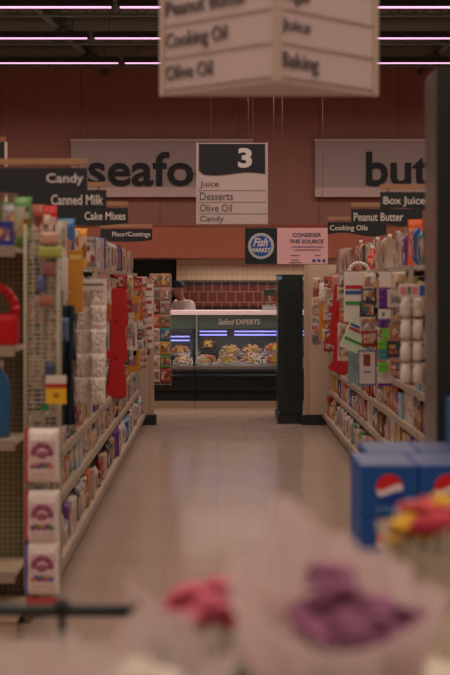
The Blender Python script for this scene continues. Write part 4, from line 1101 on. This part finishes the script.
# main purple bouquet, d=1.7
dM=2.07; c0=at(335,600,dM)
zt=.825
bl=[]
for (px,py,dy) in ((327,575,.02),(322,600,-.02),(345,597,0),(338,615,-.03),(360,607,-.02),(377,606,.01),(310,625,-.03),(330,632,-.05),(352,628,-.05),(373,624,-.04),(395,615,-.01),(410,622,-.01),(388,632,-.04),(345,640,-.06),(318,640,-.06),(302,612,.0),(366,640,-.06),(318,585,.0),(334,588,-.01)):
    p=at(px+4,py-4,dM+dy); bl.append((bQ if len(bl)%3==1 else bP,p.x-c0.x,dy,p.z-zt-.008,.95 if px!=327 else 1.2))
# theta: +Y away (pi/2), -Y near (3pi/2), +X right 0, -X left pi
def rimM(th):
    e=.035*bump(th,PI*.64,.25)+.05*bump(th,PI*.66,.6)+.05*bump(th,PI*.45,.8)+.04*bump(th,PI*.97,.6)+.01*bump(th,0.15,.45)-.045*bump(th,1.5*PI,.9)
    return e,.02*bump(th,PI,.6)+.02*bump(th,0,.5)
bucket(c0.x,dM,.095,'black bucket under the purple bouquet')
bouquet((c0.x,dM,zt),'bouquet of purple blooms in pale pink paper, largest in the foreground',PINKFILM,.395,.13,rimM,bl,3,leaves=((.02,-.05,.28,.6,2.6),(-.07,.0,.31,.9,1.2)),rb=.055,second=(.37,.115,lambda th:(.07*bump(th,PI*.42,.5)+.04*bump(th,PI*.85,.35)-.10*bump(th,1.5*PI,1.1),-.01)))
# pink bouquet left, d=1.85
dK=2.3; c1=at(205,610,dK)
bl=[]
for (px,py,dy) in ((183,590,0),(200,602,-.03),(222,583,.02),(213,610,-.03),(190,618,-.04),(228,605,-.0),(176,607,0)):
    p=at(px+6,py+8,dK+dy); bl.append((bK,p.x-c1.x,dy,p.z-zt,.78))
bucket(c1.x,dK,.085,'black bucket under the pink bouquet')
lv=[(rb_.uniform(-.06,.09),rb_.uniform(-.14,-.10),rb_.uniform(.20,.27),rb_.uniform(-.2,.9),rb_.uniform(-2.6,-3.8)+(0)) for _ in range(26)]
bouquet((c1.x,dK,zt),'bouquet of bright pink blooms with dark leaves, left of the purple bouquet',film('film_clear',(236,216,210),.55,.5),.345,.11,lambda th:(.03*math.sin(2*th+1),0),bl,8,leaves=lv)
# red & yellow bouquet right, d=2.55
dR=2.9; c2=at(434,548,dR); zt2=.825
bl=[]
for (mm_,px,py,dy,sc) in ((bR,438,529,-.07,1.25),(bC,418,513,0,1),(bC,432,508,.02,1),(bY,401,533,-.05,1.2),(bY,408,522,-.03,.9),(bY,396,545,-.04,.9),(bY,444,506,.02,1.3),(bR,452,515,0,1),(bC,410,510,.02,.8),(bY,425,538,-.06,.7),(bR,422,525,-.03,.8)):
    p=at(px,py,dR+dy); bl.append((mm_,p.x-c2.x,dy,p.z-zt2,sc))
bucket(c2.x,dR,.09,'black bucket under the red and yellow bouquet')
bouquet((c2.x,dR,zt2),'bouquet of red and yellow blooms in white paper at the right edge',CREAMFILM,.345,.10,lambda th:(.05*bump(th,PI*.55,.9)-.02*bump(th,1.5*PI,.8)+.01*bump(th,PI,.5),0.0),bl,11)
# pale wrapped bouquets bottom-left and right
def pale(px,py,d_,R_,lab,seed,filmm):
    c=at(px,py,d_); bl=[]
    zr=c.z-zt
    for k in range(7):
        a=k*2.4; q=R_*.55*math.sqrt(k/7); bl.append((bW,q*math.cos(a),q*math.sin(a),zr-.05-.01*(k%3),.9))
    bucket(c.x,d_,.085,'black bucket under the '+lab.split(' in the')[0].replace('bouquet of ','')[:40])
    bouquet((c.x,d_,zt),lab,filmm,zr-.01,R_,lambda th:(.02*math.sin(3*th+seed)+.025*bump(th,PI*.4,.5),0),bl,seed)
pale(20,678,1.75,.15,'bouquet of cream blooms in white sleeve, bottom left corner',21,WHITEFILM)
pale(142,652,1.98,.12,'bouquet of cream blooms in white sleeve between pink blooms and left corner',22,WHITEFILM)
pale(440,650,2.4,.10,'bouquet of cream blooms in white sleeve at bottom right corner',23,CREAMFILM)
# black rail
dB=3.4; a=at(-60,610,dB); b_=at(128,611,dB); s=dB/F
r=empty('black_rail',(0,0,0)); 
mb=MB().rod(a,b_,.015,BLACK,10).rod(b_,at(138,602,dB),.014,BLACK,10); mb.sphere(at(138,601,dB),.016,BLACK); mb.build('crossbar',r)
for px in (62,-40):
    p=at(px,608,dB); MB().rod((p.x,p.y,0),(p.x,p.y,p.z+.02),.010,BLACK,10).build('post',r); MB().lathe([(.09,0),(.09,.008),(.02,.02)],BLACK,16,(p.x,p.y,0)).build('foot',r)
p=at(62,606,dB); MB().sphere(p,.02,BLACK).build('joint',r)
tag(r,'thin black metal rail with upright post behind the white sleeves','rail')

# ================================================================== WORLD / CAMERA
w_=bpy.data.worlds.new('World'); scene.world=w_; w_.use_nodes=True
w_.node_tree.nodes['Background'].inputs[0].default_value=(.5,.4,.36,1); w_.node_tree.nodes['Background'].inputs[1].default_value=.1
cam=bpy.data.cameras.new('Camera'); co=bpy.data.objects.new('Camera',cam); COL.objects.link(co); scene.camera=co
co.location=(0,0,H); co.rotation_euler=(PI/2,0,0)
cam.lens=80; cam.sensor_width=36; cam.sensor_fit='AUTO'
cam.shift_x=8/675; cam.shift_y=-52.5/675
cam.clip_end=100; cam.clip_start=.05
cam.dof.use_dof=True; cam.dof.focus_distance=17.5; cam.dof.aperture_fstop=2.8
scene.view_settings.view_transform='Standard'; scene.view_settings.look='None'; scene.view_settings.gamma=1; scene.view_settings.use_curve_mapping=False
scene.view_settings.exposure=-0.6
